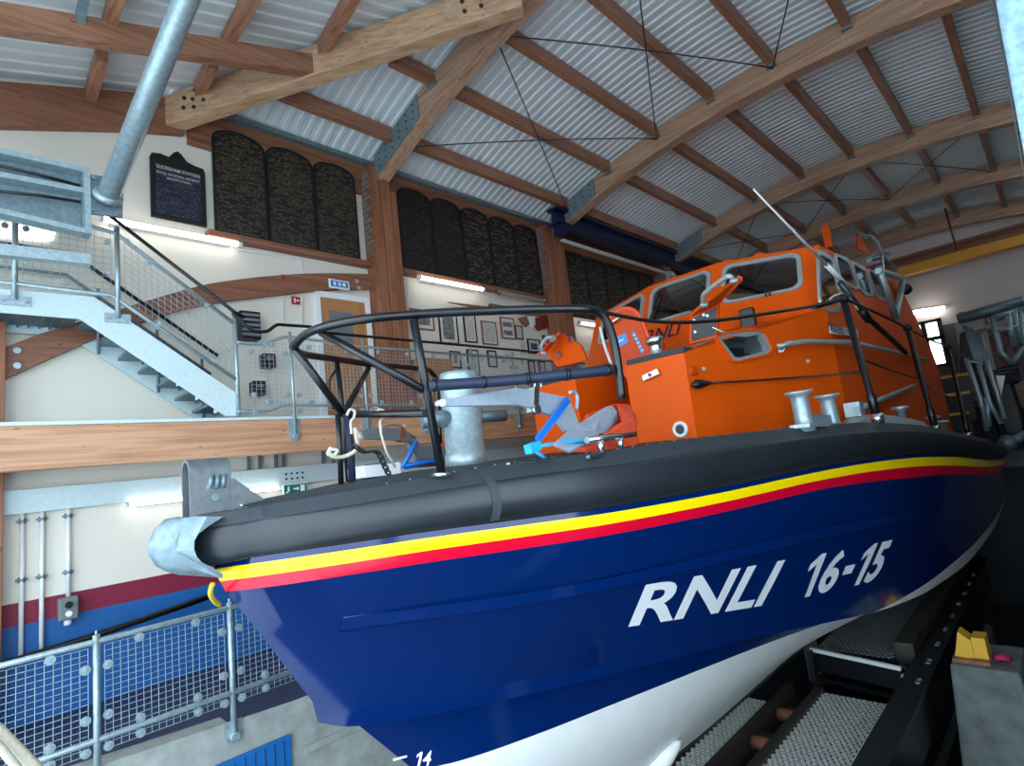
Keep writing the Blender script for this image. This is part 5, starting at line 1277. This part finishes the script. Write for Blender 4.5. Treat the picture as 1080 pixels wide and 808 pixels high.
# bilge fairing on the white bottom
b = MB(); p = hull_hit(716, 778); q = hull_hit(690, 806)
if p and q:
    d = (q - p).normalized(); b.lathe([(.005, 0), (.04, .05), (.08, .2), (.1, .5), (.1, 1.2)], p + V((.02, 0, -.02)), d, 12)
    part(b, 'bilge_keel', M_['hwhite'])
b = MB(); b.prism([O(-.11, 4.5, -3.18), O(-.11, 6.0, -3.27), O(-.11, 9, -3.32), O(-.11, 12, -3.42), O(-.11, 12, -3.34), O(-.11, 9, -3.25), O(-.11, 6.0, -3.2), O(-.11, 4.5, -3.1)], (.22, 0, 0)); part(b, 'keel_band', M_['timber'])
# ================================================================== GEAR ON DECK
def anchor(dx, dy, lb, lb2, dull):
    """plough anchor lying in its chock"""
    pass
X0 = -2.62
m = M_['anchor']
t = thing('anchor', 'pale grey galvanised plough anchor with long shank lying in the orange chock beside the bollard', 'anchor', PX(610, 470, X0))
b = MB(); P = [PX(u, v, X0) for u, v in [(462.5, 423), (466, 421), (546, 409), (563, 411.5), (566, 431), (545, 427), (470, 428.5), (463, 427.5)]]; b.prism(P, (-.04, 0, 0)); b.cyl(PX(467, 425, X0 + .02), PX(467, 425, X0 - .06), .025, 12); b.build('shank', m, t, bevel=.006)
b = MB(); P = [PX(u, v, X0 - .005) for u, v in [(562, 411.5), (600, 419), (612, 449), (598, 455), (586, 440), (565, 431)]]; b.prism(P, (-.045, 0, 0)); b.build('crown', m, t, bevel=.006)
b = MB()
tipA = PX(584, 472, X0 + .12); 
# two plough shares folding around the crown
A = PX(611, 448, X0); B = PX(600, 453, X0); C = PX(583, 468, X0 + .22); D = PX(601, 476, X0 + .25); E2 = PX(632, 456, X0 + .1); F = PX(628, 458, X0)
b.prism([B, A, E2, PX(628, 463, X0 + .12), D, C], (-.02, .02, -.015))
b.prism([A, PX(639, 430, X0 - .05), PX(646, 429, X0 - .05), PX(651, 434, X0 - .05), PX(652, 443, X0 - .05), PX(640, 456, X0), PX(627, 459, X0 + .06)], (-.02, .02, .01))
b.build('fluke', m, t, bevel=.005)
b = MB(); P = [PX(u, v, X0 + .012) for u, v in [(564, 408), (569, 408), (568, 434), (563, 434)]]; b.prism(P, (-.07, 0, 0)); ch = b.build('shackle_band', M_['stain'], t)
b = MB(); c = PX(567.5, 407, X0); b.tube([c + V((0, .035 * math.cos(a * PI / 7), .035 * math.sin(a * PI / 7))) for a in range(-1, 9)], .009, 8); c = PX(564, 432.5, X0 + .03); b.cyl(c, c + V((.03, 0, 0)), .035, 14); each(b, 'shackle', M_['stain'], t)
b = MB(); b.tube(cr([PX(601, 414, X0), PX(606, 413.5, X0), PX(609, 420, X0), PX(608, 432, X0)], 4), .014, 8); b.build('lifting_eye', m, t)
# orange moulded chock
t = thing('anchor_chock', 'orange moulded chock holding the pale anchor, beside the front of the cabin', 'chock', PX(640, 478, -2.45))
Z = lambda u, v, x=-2.47: PX(u, v, x)
W_ = lambda u, v, x: PX(u, v, x)
b = MB(); b.prism([W_(u, v, -2.80) for u, v in [(600, 470), (614, 452), (622, 437), (650, 425.5), (664, 426.5), (671, 440), (672, 472), (640, 478), (600, 478)]], (-.05, 0, 0)); b.build('back_wall', M_['orangebright'], t, bevel=.01)
b = MB(); b.prism([W_(u, v, -2.42) for u, v in [(592, 477), (612, 473), (631, 466.5), (642, 457), (656, 446.5), (668, 441), (672, 444), (672.5, 472), (640, 478)]], (-.06, 0, 0)); b.build('front_wall', M_['orangebright'], t, bevel=.012)
b = MB()
for a_, c_ in (((650, 425.5), (656, 446.5)), ((664, 426.5), (668, 441)), ((671, 440), (672, 444))):
    pass
b.add([W_(650, 426, -2.80), W_(664, 427, -2.80), W_(671, 440, -2.80), W_(672, 472, -2.80), W_(672.5, 472, -2.45), W_(672, 445, -2.45), W_(668, 441.5, -2.45), W_(656, 447, -2.45)], [(0, 1, 6, 7), (1, 2, 5, 6), (2, 3, 4, 5)]); b.build('end_wall', M_['orangebright'], t)
# starboard dull anchor with its chock
X2 = XC - 1.15
t = thing('anchor', 'dull grey anchor on the far side deck between pulpit post and bollard', 'anchor', PX(440, 480, X2))
b = MB(); P = [PX(u, v, X2) for u, v in [(381, 455), (392, 451), (425, 452), (440, 462), (437, 470), (424, 464), (384, 463)]]; b.prism(P, (-.06, 0, 0)); b.build('shank', M_['grey'], t)
b = MB(); P = [PX(u, v, X2) for u, v in [(436, 459), (444, 470), (470, 471), (472, 484), (448, 489), (440, 484), (430, 466)]]; b.prism(P, (-.07, 0, 0)); b.build('fluke', M_['grey'], t)
b = MB(); P = [PX(u, v, X2 + .02) for u, v in [(423, 450), (428, 452), (427, 466), (422, 464)]]; b.prism(P, (-.1, 0, 0)); b.build('shackle_band', M_['fascia'], t)
t = thing('anchor_chock', 'orange chock under the dull anchor on the far side deck', 'chock', PX(460, 490, X2))
b = MB(); P = [PX(u, v, X2 - .1) for u, v in [(446, 472), (456, 469), (470, 466), (474, 490), (440, 493)]]; b.prism(P, (-.25, .1, 0)); b.build('moulding', M_['orangebright'], t, bevel=.02)
b = MB(); b.tube([PX(425, 493, X2 + .1), PX(439, 466, X2 + .1)], .022, 6); b.tube([PX(427, 492, X2 + .1), PX(446, 488, X2 + .1), PX(468, 485, X2 + .1)], .03, 6); tag(b.build('lashing_strap', M_['strap']), 'blue strap over the dull anchor on the far side deck', 'strap')
# straps on the near anchor
b = MB(); b.beam(PX(566.5, 465, X0 + .1), PX(599.5, 421, X0 + .05), .05, .02, (1, 0, 0)); o = b.build('lashing_strap', M_['strap'], bevel=.004); tag(o, 'dark blue strap running diagonally up to the pale anchor', 'strap')
b = MB(); b.beam(PX(560, 471.5, X0 + .12), PX(622, 463, -2.42), .052, .022, (0, 0, 1)); b.obox(PX(562, 472, X0 + .12), (.03, 0, 0), (0, .05, .01), (0, -.005, .03)); b.tube([PX(562, 475, X0 + .13), PX(570, 480, X0 + .14), PX(576, 484, X0 + .14)], .012, 6); o = b.build('lashing_strap', M_['strapl']); tag(o, 'light blue strap lying along the deck in front of the orange chock', 'strap')
# fairlead bar on the deck edge in front of the chock
t = thing('deck_cleat', 'stainless steel bar cleat on two posts in front of the orange chock', 'cleat', PX(640, 478, -2.25))
b = MB(); b.cyl(PX(619, 464.5, -2.3), PX(669, 457.5, -2.3), .024, 14); b.build('bar', M_['stain'], t)
for u in (634, 654.5):
    b = MB(); b.cyl(PX(u, 477.5 - (u - 634) * .14, -2.3), PX(u - .5, 462.5 - (u - 634) * .14, -2.3), .024, 12); b.build('post', M_['stain'], t)
b = MB(); b.beam(PX(620, 482, -2.28), PX(673, 474.5, -2.28), .03, .02); b.build('base_strip', M_['stain'], t)
b = MB(); b.beam(PX(536, 489, -2.42), PX(581, 483.5, -2.42), .03, .012); tag(b.build('deck_strip', M_['stain']), 'thin bright metal strip on the deck edge in front of the anchor crown', 'strip')
# ropes and chain by the pulpit
b = MB()
for h in ((370, 432), (401, 432)):
    u, v = h; b.tube(cr([PX(u - 4, v + 6, XC + .2), PX(u - 1, v, XC + .2), PX(u + 4, v + 2, XC + .2), PX(u + 3, v + 9, XC + .2), PX(u, v + 13, XC + .2), PX(u + 1, v + 26, XC + .2)], 4), .009, 8)
tag(b.build('rope_hook', M_['rope']), 'pair of pale rope hooks hanging on the black pulpit cross rail', 'hook')
b = MB(); b.tube(cr([PX(347, 477, XC + .1), PX(352, 482, XC + .1), PX(365, 481, XC + .1), PX(377, 473, XC + .15), PX(376, 460, XC + .2), PX(374, 452, XC + .2), PX(380, 462, XC + .2)], 5), .014, 8); b.tube(cr([PX(347, 474, XC + .1), PX(356, 475, XC + .12), PX(352, 480, XC + .1), PX(346, 479, XC + .1), PX(349, 472, XC + .1)], 4), .012, 8); tag(b.build('rope_coil', M_['rope']), 'cream rope tied round the black posts at the bow', 'rope')
b = MB(); b.tube([PX(402, 448, XC + .2), PX(402, 458, XC + .2), PX(408, 478, XC + .2), PX(417, 493, XC + .2)], .009, 8); tag(b.build('rope_line', M_['rope']), 'cream line from the pulpit hook down to the deck behind the chain', 'rope'); b = MB(); b.tube(cr([PX(401, 451, XC - .6), PX(410, 448, XC - .8), PX(421, 448, X2), PX(428, 450, X2)], 4), .014, 8); tag(b.build('rope_line', M_['rope']), 'thick cream rope tied along the shank of the dull far side anchor', 'rope')
b = MB(); cp = cr([PX(374, 470, XC + .2), PX(384, 477, XC + .2), PX(395, 476, XC + .2), PX(400, 479, XC + .2), PX(405, 490, XC + .2), PX(410, 500, XC + .2)], 2)
for i in range(len(cp) - 1):
    p, q = cp[i], cp[i + 1]; d = (q - p); s = (V((0, 0, 1)).cross(d).normalized() if i % 2 else V((1, 0, 0))) * .028
    if s.length < .01: s = V((.03, 0, 0))
    c = (p + q) / 2; b.tube([c + d * .72 * math.cos(a * PI / 4) + s * math.sin(a * PI / 4) for a in range(8)], .0085, 6, closed=True)
tag(b.build('anchor_chain', M_['chain']), 'dark chain hanging from the bow rope down to the foredeck', 'chain')
b = MB(); b.tube(cr([PX(224, 616, XC + .15), PX(222, 626, XC + .1), PX(226, 634, XC), PX(232, 638, XC - .1)], 4), .014, 8); tag(b.build('bow_rope', M_['yrope']), 'short yellow rope loop under the bow cap', 'rope')
b = MB(); b.obox(PX(395, 497, XC - .1), (.12, 0, 0), (0, .16, 0), (0, 0, .045)); o = b.build('deck_box', M_['white'], bevel=.01); tag(o, 'low white box on the foredeck by the chain', 'box')
b = MB(); b.obox(PX(395, 497, XC - .1) + V((0, 0, .05)), (.1, 0, 0), (0, .14, 0), (0, 0, .008)); b.build('lid', M_['grey'], o)

# ================================================================== ROOF CRANE RAIL, BACK OF THE HALL
t = thing('crane_beam', 'dark blue hoist runway beam under the eave beyond the second roof frame', 'beam', (-7.25, 13, 5.1))
b = MB(); b.box((-7.42, 9.4, 5.12), (-7.12, 17.5, 5.17)); b.box((-7.3, 9.4, 5.17), (-7.24, 17.5, 5.45)); b.box((-7.42, 9.4, 5.45), (-7.12, 17.5, 5.5)); b.build('runway', M_['bluecrane'], t)
b = MB(); b.box((-7.36, 9.5, 4.9), (-7.16, 9.7, 5.14)); b.build('end_stop', M_['bluecrane'], t)
b = MB(); b.box((-7.6, 10.0, 4.96), (-7.5, 15.5, 5.0)); tag(b.build('light_rail', M_['white']), 'narrow white louvre strip below the dark blue hoist beam', 'strip')
t = thing('crane_beam', 'yellow travelling crane beam across the far end of the hall', 'beam', (-1.8, 22.2, 4.75))
b = MB(); b.box((-6.5, 22.0, 4.62), (2.2, 22.35, 4.92)); b.build('girder', M_['ycrane'], t)
b = MB(); b.box((-6.5, 21.96, 4.92), (2.2, 22.1, 5.0)); b.box((-6.5, 22.1, 5.2), (2.2, 22.2, 5.28)); b.build('cable_tray', M_['fascia'], t)
b = MB(); b.tube([(-1.55, 21.8, 6.32), (-1.5, 21.8, 4.9)], .03, 6); tag(b.build('drop_rod', M_['maroon']), 'thin red drop rod hanging from the roof above the yellow crane beam', 'rod')
b = MB(); b.box((-8, 23.05, 5.1), (2.4, 23.19, 5.5)); b.box((1.0, 23.0, 3.2), (2.4, 23.15, 5.5)); o = b.build('trim_5', M_['fascia']); struct(o)
t = thing('strip_light', 'lit strip light on the end wall above the small window', 'light', (-2.6, 23.0, 3.4), 'fluorescent strip lights')
b = MB(); b.tube([(-3.05, 23.0, 3.50), (-2.25, 23.0, 3.42)], .07, 10); b.build('tube', M_['tube'], t)
b = MB(); b.beam((-3.1, 23.12, 3.55), (-2.2, 23.12, 3.47), .1, .08); b.build('batten', M_['white'], t)
# end wall window
d = MB(); x0, x1, z0, z1 = -3.4, -2.4, 1.55, 3.15
for a, c in (((x0, z0), (x0 + .12, z1)), ((x1 - .12, z0), (x1, z1)), ((x0, z0), (x1, z0 + .1)), ((x0, z1 - .1), (x1, z1)), (((x0 + x1) / 2 - .07, z0), ((x0 + x1) / 2 + .07, z1)), ((x0, 2.45), (x1, 2.58))):
    d.box((a[0], 23.08, a[1]), (c[0], 23.2, c[1]))
w = d.build('window_2', M_['blackm']); struct(w)
for (a, c, e, f) in ((x0 + .12, (x0 + x1) / 2 - .07, z0 + .1, 2.45), ((x0 + x1) / 2 + .07, x1 - .12, z0 + .1, 2.45), (x0 + .12, (x0 + x1) / 2 - .07, 2.58, z1 - .1), ((x0 + x1) / 2 + .07, x1 - .12, 2.58, z1 - .1)):
    b = MB(); b.box((a, 23.12, e), (c, 23.16, f)); b.build('pane', M_['pane'], w)
# dark steps with yellow nosings aft of the boat
YB = 18.2
t = thing('access_steps', 'dark steps with yellow nosings behind the stern of the boat', 'steps', PY(1000, 450, YB))
for k, v in enumerate([(397, 392), (417, 413), (438, 434)]):
    b = MB(); a = PY(984, v[0] + .5, YB); c = PY(1022, v[1] + .5, YB)
    b.box((a.x, YB + (2 - k) * .3, a.z - .72), (c.x, YB + (3 - k) * .3, a.z - .02)); b.build('riser', M_['cradle'], t)
    b = MB(); b.box((a.x, YB + (2 - k) * .3 - .02, a.z - .06), (c.x, YB + (2 - k) * .3 + .05, a.z + .01)); b.build('nosing', M_['yellowp'], t)
YE = 21.0
t = thing('steel_rack', 'grey tubular steel frames standing in the far corner of the hall end', 'rack', PY(1062, 400, YE))
for k, pts in enumerate([[(1046, 335), (1062, 330), (1080, 326)], [(1046, 335), (1056, 372), (1068, 384)], [(1068, 384), (1080, 366)], [(1062, 318), (1070, 366)], [(1068, 316), (1078, 362)], [(1048, 350), (1080, 342)], [(1074, 322), (1086, 380)]]):
    b = MB(); b.tube([PY(u, v, YE) for u, v in pts], .09, 8); b.build('frame_tube', M_['galv'], t)
b = MB(); b.tube([PY(1010, 337, YE), PY(1080, 318, YE)], .16, 8); tag(b.build('wall_duct', M_['galvd']), 'grey horizontal duct across the end wall above the racks', 'duct')
t = thing('storage_rack', 'dark shelving rack carrying the red and blue crates at the hall end', 'rack', (-1, 22.2, -1.2)); RK = t
for x_ in (-1.75, .9):
    for y_ in (21.75, 22.5):
        b = MB(); b.box((x_ - .04, y_ - .04, -1.2), (x_ + .04, y_ + .04, 3.0)); b.build('upright', M_['cradle'], t)
for k, (u, v, w_, h_, mm, lb) in enumerate([(1040, 358, .5, .28, 'maroon', 'upper dark red crate on the rack at the hall end'), (1046, 378, .55, .32, 'maroon', 'middle dark red crate on the rack at the hall end'), (1054, 398, .45, .28, 'navy', 'dark blue crate below the red crates at the hall end'), (1072, 416, .5, .4, 'fascia', 'brown crate in the far corner of the hall end'), (1030, 366, .35, .8, 'dim', 'pale grey cabinet door beside the red crates at the hall end')]):
    c = PY(u, v, 22.2); y_ = 22.0 if k < 4 else 21.6; b = MB(); b.box((c.x - w_, y_, c.z - h_), (c.x + w_, y_ + .3, c.z + h_)); o = b.build('storage_crate', M_[mm], bevel=.02); tag(o, lb, 'crate'); b = MB(); b.box((-1.75, y_ + .02, c.z - h_ - .04), (.9, y_ + .34, c.z - h_ - .005)); b.build('shelf_board', M_['cradle'], RK)
    b = MB(); b.box((c.x - w_ * .6, y_ - .03, c.z + h_ * .3), (c.x + w_ * .6, y_, c.z + h_ * .5)); b.build('label_strip', M_['grey'], o)
b = MB(); P = [PY(u, v, 22.75) for u, v in [(1030, 346), (1082, 330), (1082, 350), (1030, 358)]]; b.prism(P, (0, .3, 0)); tag(b.build('wall_shelf', M_['dim']), 'pale shelf panel under the grey duct at the hall end', 'shelf')
b = MB(); P = [PY(u, v, 17.8) for u, v in [(1042, 412), (1052, 405), (1066, 402), (1078, 436), (1082, 462), (1060, 458)]]; b.prism(P, (0, .8, 0)); tag(b.build('covered_bundle', M_['blackm'], bevel=.05), 'black covered bundle behind the stern of the boat', 'bundle')
b = MB(); b.prism([PY(u, v, 21.0) for u, v in [(1011, 352), (1020, 350), (1026, 362), (1030, 392), (1012, 397)]], (0, .25, 0)); tag(b.build('oilskin', M_['blackm'], bevel=.05), 'black oilskin clothing hanging beside the end wall window', 'clothing')
b = MB(); P = [PY(u, v, 17.0) for u, v in [(1050, 396), (1060, 396), (1056, 418)]]; b.prism(P, (0, .02, 0)); tag(b.build('pennant', M_['white']), 'small white triangular pennant hanging behind the stern', 'pennant')
ok = PY(1018, 352, 21.1); b = MB(); b.cyl((ok.x + .2, 21.3, -1.2), (ok.x + .2, 21.3, ok.z + .1), .03, 10); b.box((ok.x - .1, 21.2, ok.z + .0), (ok.x + .5, 21.34, ok.z + .06)); tag(b.build('coat_stand', M_['cradle']), 'dark coat stand holding the black oilskin beside the end wall window', 'stand')
# blue-grey steel post close by on the right
t = thing('steel_post', 'pale blue painted steel post standing close by in front of the roof frames', 'post', PY(1075, 160, 3.2))
b = MB(); p = PY(1046, -20, 3.0); q = PY(1086, 192, 3.0)
a0, a1 = PY(1045, -25, 3.0), PY(1087, 200, 3.0); dn = a1 + (a1 - a0) * ((-6 - a1.z) / (a1.z - a0.z)); w_ = V((.2, 0, 0))
tp_ = a1 + (a1 - a0) * ((5.6 - a1.z) / (a1.z - a0.z))
b.prism([tp_, dn, dn + w_, tp_ + w_], (0, .3, 0)); b.build('shaft', M_['postpaint'], t)
b = MB(); b.prism([PY(1042.5, -25, 2.98), PY(1046, -25, 2.98), PY(1083, 196, 2.98), PY(1080, 190, 2.98)], (0, .3, 0)); b.build('edge_strip', M_['blackm'], t)

# ================================================================== CRADLE AND SLIPWAY PIT
t = thing('boat_cradle', 'dark steel boat cradle with gratings, timbers and rollers under the lifeboat', 'cradle', (-3, 10, -4.4))
def grating(x0, x1, y0, y1, z, nx, ny, m, label, wx, wy):
    """serrated planking: staggered raised dashes on thin dark bars"""
    b = MB(); dx = (x1 - x0) / nx; dy = (y1 - y0) / ny
    b.mi = 1
    for i in range(nx + 1): b.box((x0 + i * dx - .006, y0, z - .05), (x0 + i * dx + .006, y1, z - .012))
    b.mi = 0
    for j in range(ny):
        for i in range(nx):
            cx = x0 + (i + (.5 if j % 2 else 0)) * dx + dx * .25
            if cx + dx * wx > x1 + .01: continue
            b.box((cx - dx * wx, y0 + (j + .5) * dy - dy * wy, z - .02), (cx + dx * wx, y0 + (j + .5) * dy + dy * wy, z))
    o = b.build('walkway_grating', [M_[m], M_['cradle']], t); o['label'] = label
z1 = -3.3
grating(-3.35, -2.36, 9.45, 15.8, z1, 15, 100, 'gratedark', 'grey upper grating', .36, .3)
b = MB(); b.beam((-3.42, 9.40, -3.315), (-2.2, 9.14, -3.315), .05, .05); b.build('edge_trim', M_['white'], t)['label'] = 'white edge of the upper grating'
b = MB(); b.beam((-3.42, 9.46, -3.49), (-2.2, 9.2, -3.49), .06, .27); b.beam((-3.42, 9.52, -3.76), (-2.15, 9.26, -3.76), .1, .06)
for x in (-3.4, -2.2): b.beam((x, 9.3, -3.3), (x, 9.3, -4.1), .07, .07, (0, 1, 0))
b.build('end_plate', M_['cradle'], t)
b = MB(); b.box((-3.42, 9.5, -3.45), (-2.3, 16, -3.38)); b.build('tray', M_['cradle'], t)
b = MB(); b.box((-2.36, 9.6, -3.45), (-2.1, 16, -3.12)); b.build('timber_kerb', M_['timber'], t, bevel=.03)
b = MB()
for k in range(2): b.cyl((-2.19, 9.1, -3.4 - k * .2), (-2.19, 9.18, -3.4 - k * .2), .025, 8)
each(b, 'plate_bolt', M_['stain'], t)
b = MB(); b.box((-2.02, 5.0, -3.9), (-1.88, 16.5, -3.3)); b.box((-2.1, 5.0, -3.32), (-1.82, 16.5, -3.27)); b.build('side_girder', M_['cradle'], t)
b = MB()
for k in range(9): b.cyl((-1.92, 8.6 + k * .75, -3.27), (-1.92, 8.6 + k * .75, -3.25), .028, 8); b.cyl((-1.92, 8.72 + k * .75, -3.27), (-1.92, 8.72 + k * .75, -3.25), .028, 8)
each(b, 'girder_bolt', M_['grey'], t)
z2 = -3.75
grating(-3.2, -2.32, 6.2, 9.0, z2, 13, 44, 'grate', 'pale lower grating', .36, .32)
grating(-4.05, -3.72, 5.0, 8.35, z2, 5, 54, 'grate', 'narrow pale grating strip', .36, .32)
for x0, x1 in [(-3.32, -3.2), (-2.31, -2.04), (-3.72, -3.62)]:
    b = MB(); b.box((x0, 4.5, z2 - .3), (x1, 9.05, z2 + .04)); b.build('timber_rail', M_['timber'], t, bevel=.01)
for y in (6.3, 7.4, 8.3):
    b = MB(); b.cyl((-3.6, y, z2 - .12), (-3.36, y, z2 - .12), .085, 18); dr = b.build('keel_roller', M_['roller'], t)
    b = MB(); b.cyl((-3.62, y, z2 - .12), (-3.32, y, z2 - .12), .03, 10); b.build('axle', M_['cradle'], dr)
    b = MB(); b.box((-3.62, y + .12, z2 - .3), (-3.34, y + .3, z2 - .1)); b.build('bearer', M_['timber'], t)
b = MB(); b.box((-4.2, 4.5, -4.4), (-2.0, 16.5, -4.05)); b.build('base_frame', M_['cradle'], t)
for y, z in ((10.2, -3.345), (12.4, -3.43), (14.6, -3.39)):
    b = MB(); b.box((-3.76, y - .15, -4.05), (-3.54, y + .15, z)); b.build('keel_block', M_['timber'], t)
for y in (6.0, 11.0, 15.5):
    b = MB(); b.box((-4.3, y - .2, -6), (-1.9, y + .2, -4.4)); b.build('pier', M_['darkconc'], t)
b = MB(); b.prism([(-1.62, 9.0, -3.12), (-.95, 9.0, -3.12), (-.85, 8.9, -4.36), (-1.7, 8.9, -4.36)], (0, 1.0, 0)); o = b.build('concrete_block', M_['block'], bevel=.03); tag(o, 'pale concrete plinth beside the cradle girder', 'plinth')
b = MB(); b.box((-1.88, 8.2, -6), (2.38, 10.5, -4.36)); tag(b.build('pit_ledge', M_['cradle']), 'dark steel ledge at the side of the slipway pit', 'ledge')
t = thing('yellow_winch', 'yellow machine part standing on the concrete plinth', 'machine', (-1.35, 9.3, -3.12))
b = MB(); b.box((-1.6, 9.1, -3.12), (-1.22, 9.55, -3.08)); b.build('base', M_['fascia'], t)
b = MB(); b.prism([(-1.58, 9.2, -3.08), (-1.38, 9.2, -3.08), (-1.38, 9.2, -2.87), (-1.50, 9.2, -2.77)], (0, .25, 0)); b.box((-1.38, 9.22, -3.08), (-1.24, 9.5, -2.83)); b.build('body', M_['yellowp'], t)
b = MB(); b.tube(cr([(-1.18, 9.3, -3.10), (-1.12, 9.35, -3.05), (-1.06, 9.3, -3.07), (-1.1, 9.2, -3.03), (-1.16, 9.25, -3.05), (-1.05, 9.4, -3.09)], 5), .03, 8); tag(b.build('rope_bundle', M_['pink']), 'small pink rope bundle on the concrete plinth', 'rope')

# ================================================================== LIGHT
w = bpy.data.worlds.new('sky'); SC.world = w; w.use_nodes = True
bg = w.node_tree.nodes['Background']; bg.inputs['Color'].default_value = (.72, .87, 1, 1); bg.inputs['Strength'].default_value = 6.0
def area(name, loc, tgt, sx, sy, power, col):
    l = bpy.data.lights.new(name, 'AREA'); l.shape = 'RECTANGLE'; l.size = sx; l.size_y = sy; l.energy = power; l.color = col
    o = bpy.data.objects.new(name, l); COL.objects.link(o); o.location = loc
    o.rotation_euler = (V(tgt) - V(loc)).to_track_quat('-Z', 'Y').to_euler(); return o
v = SC.view_settings
SC.display_settings.display_device = 'sRGB'
v.view_transform = 'Standard'; v.look = 'None'; v.exposure = -0.08; v.gamma = 1; v.use_curve_mapping = False
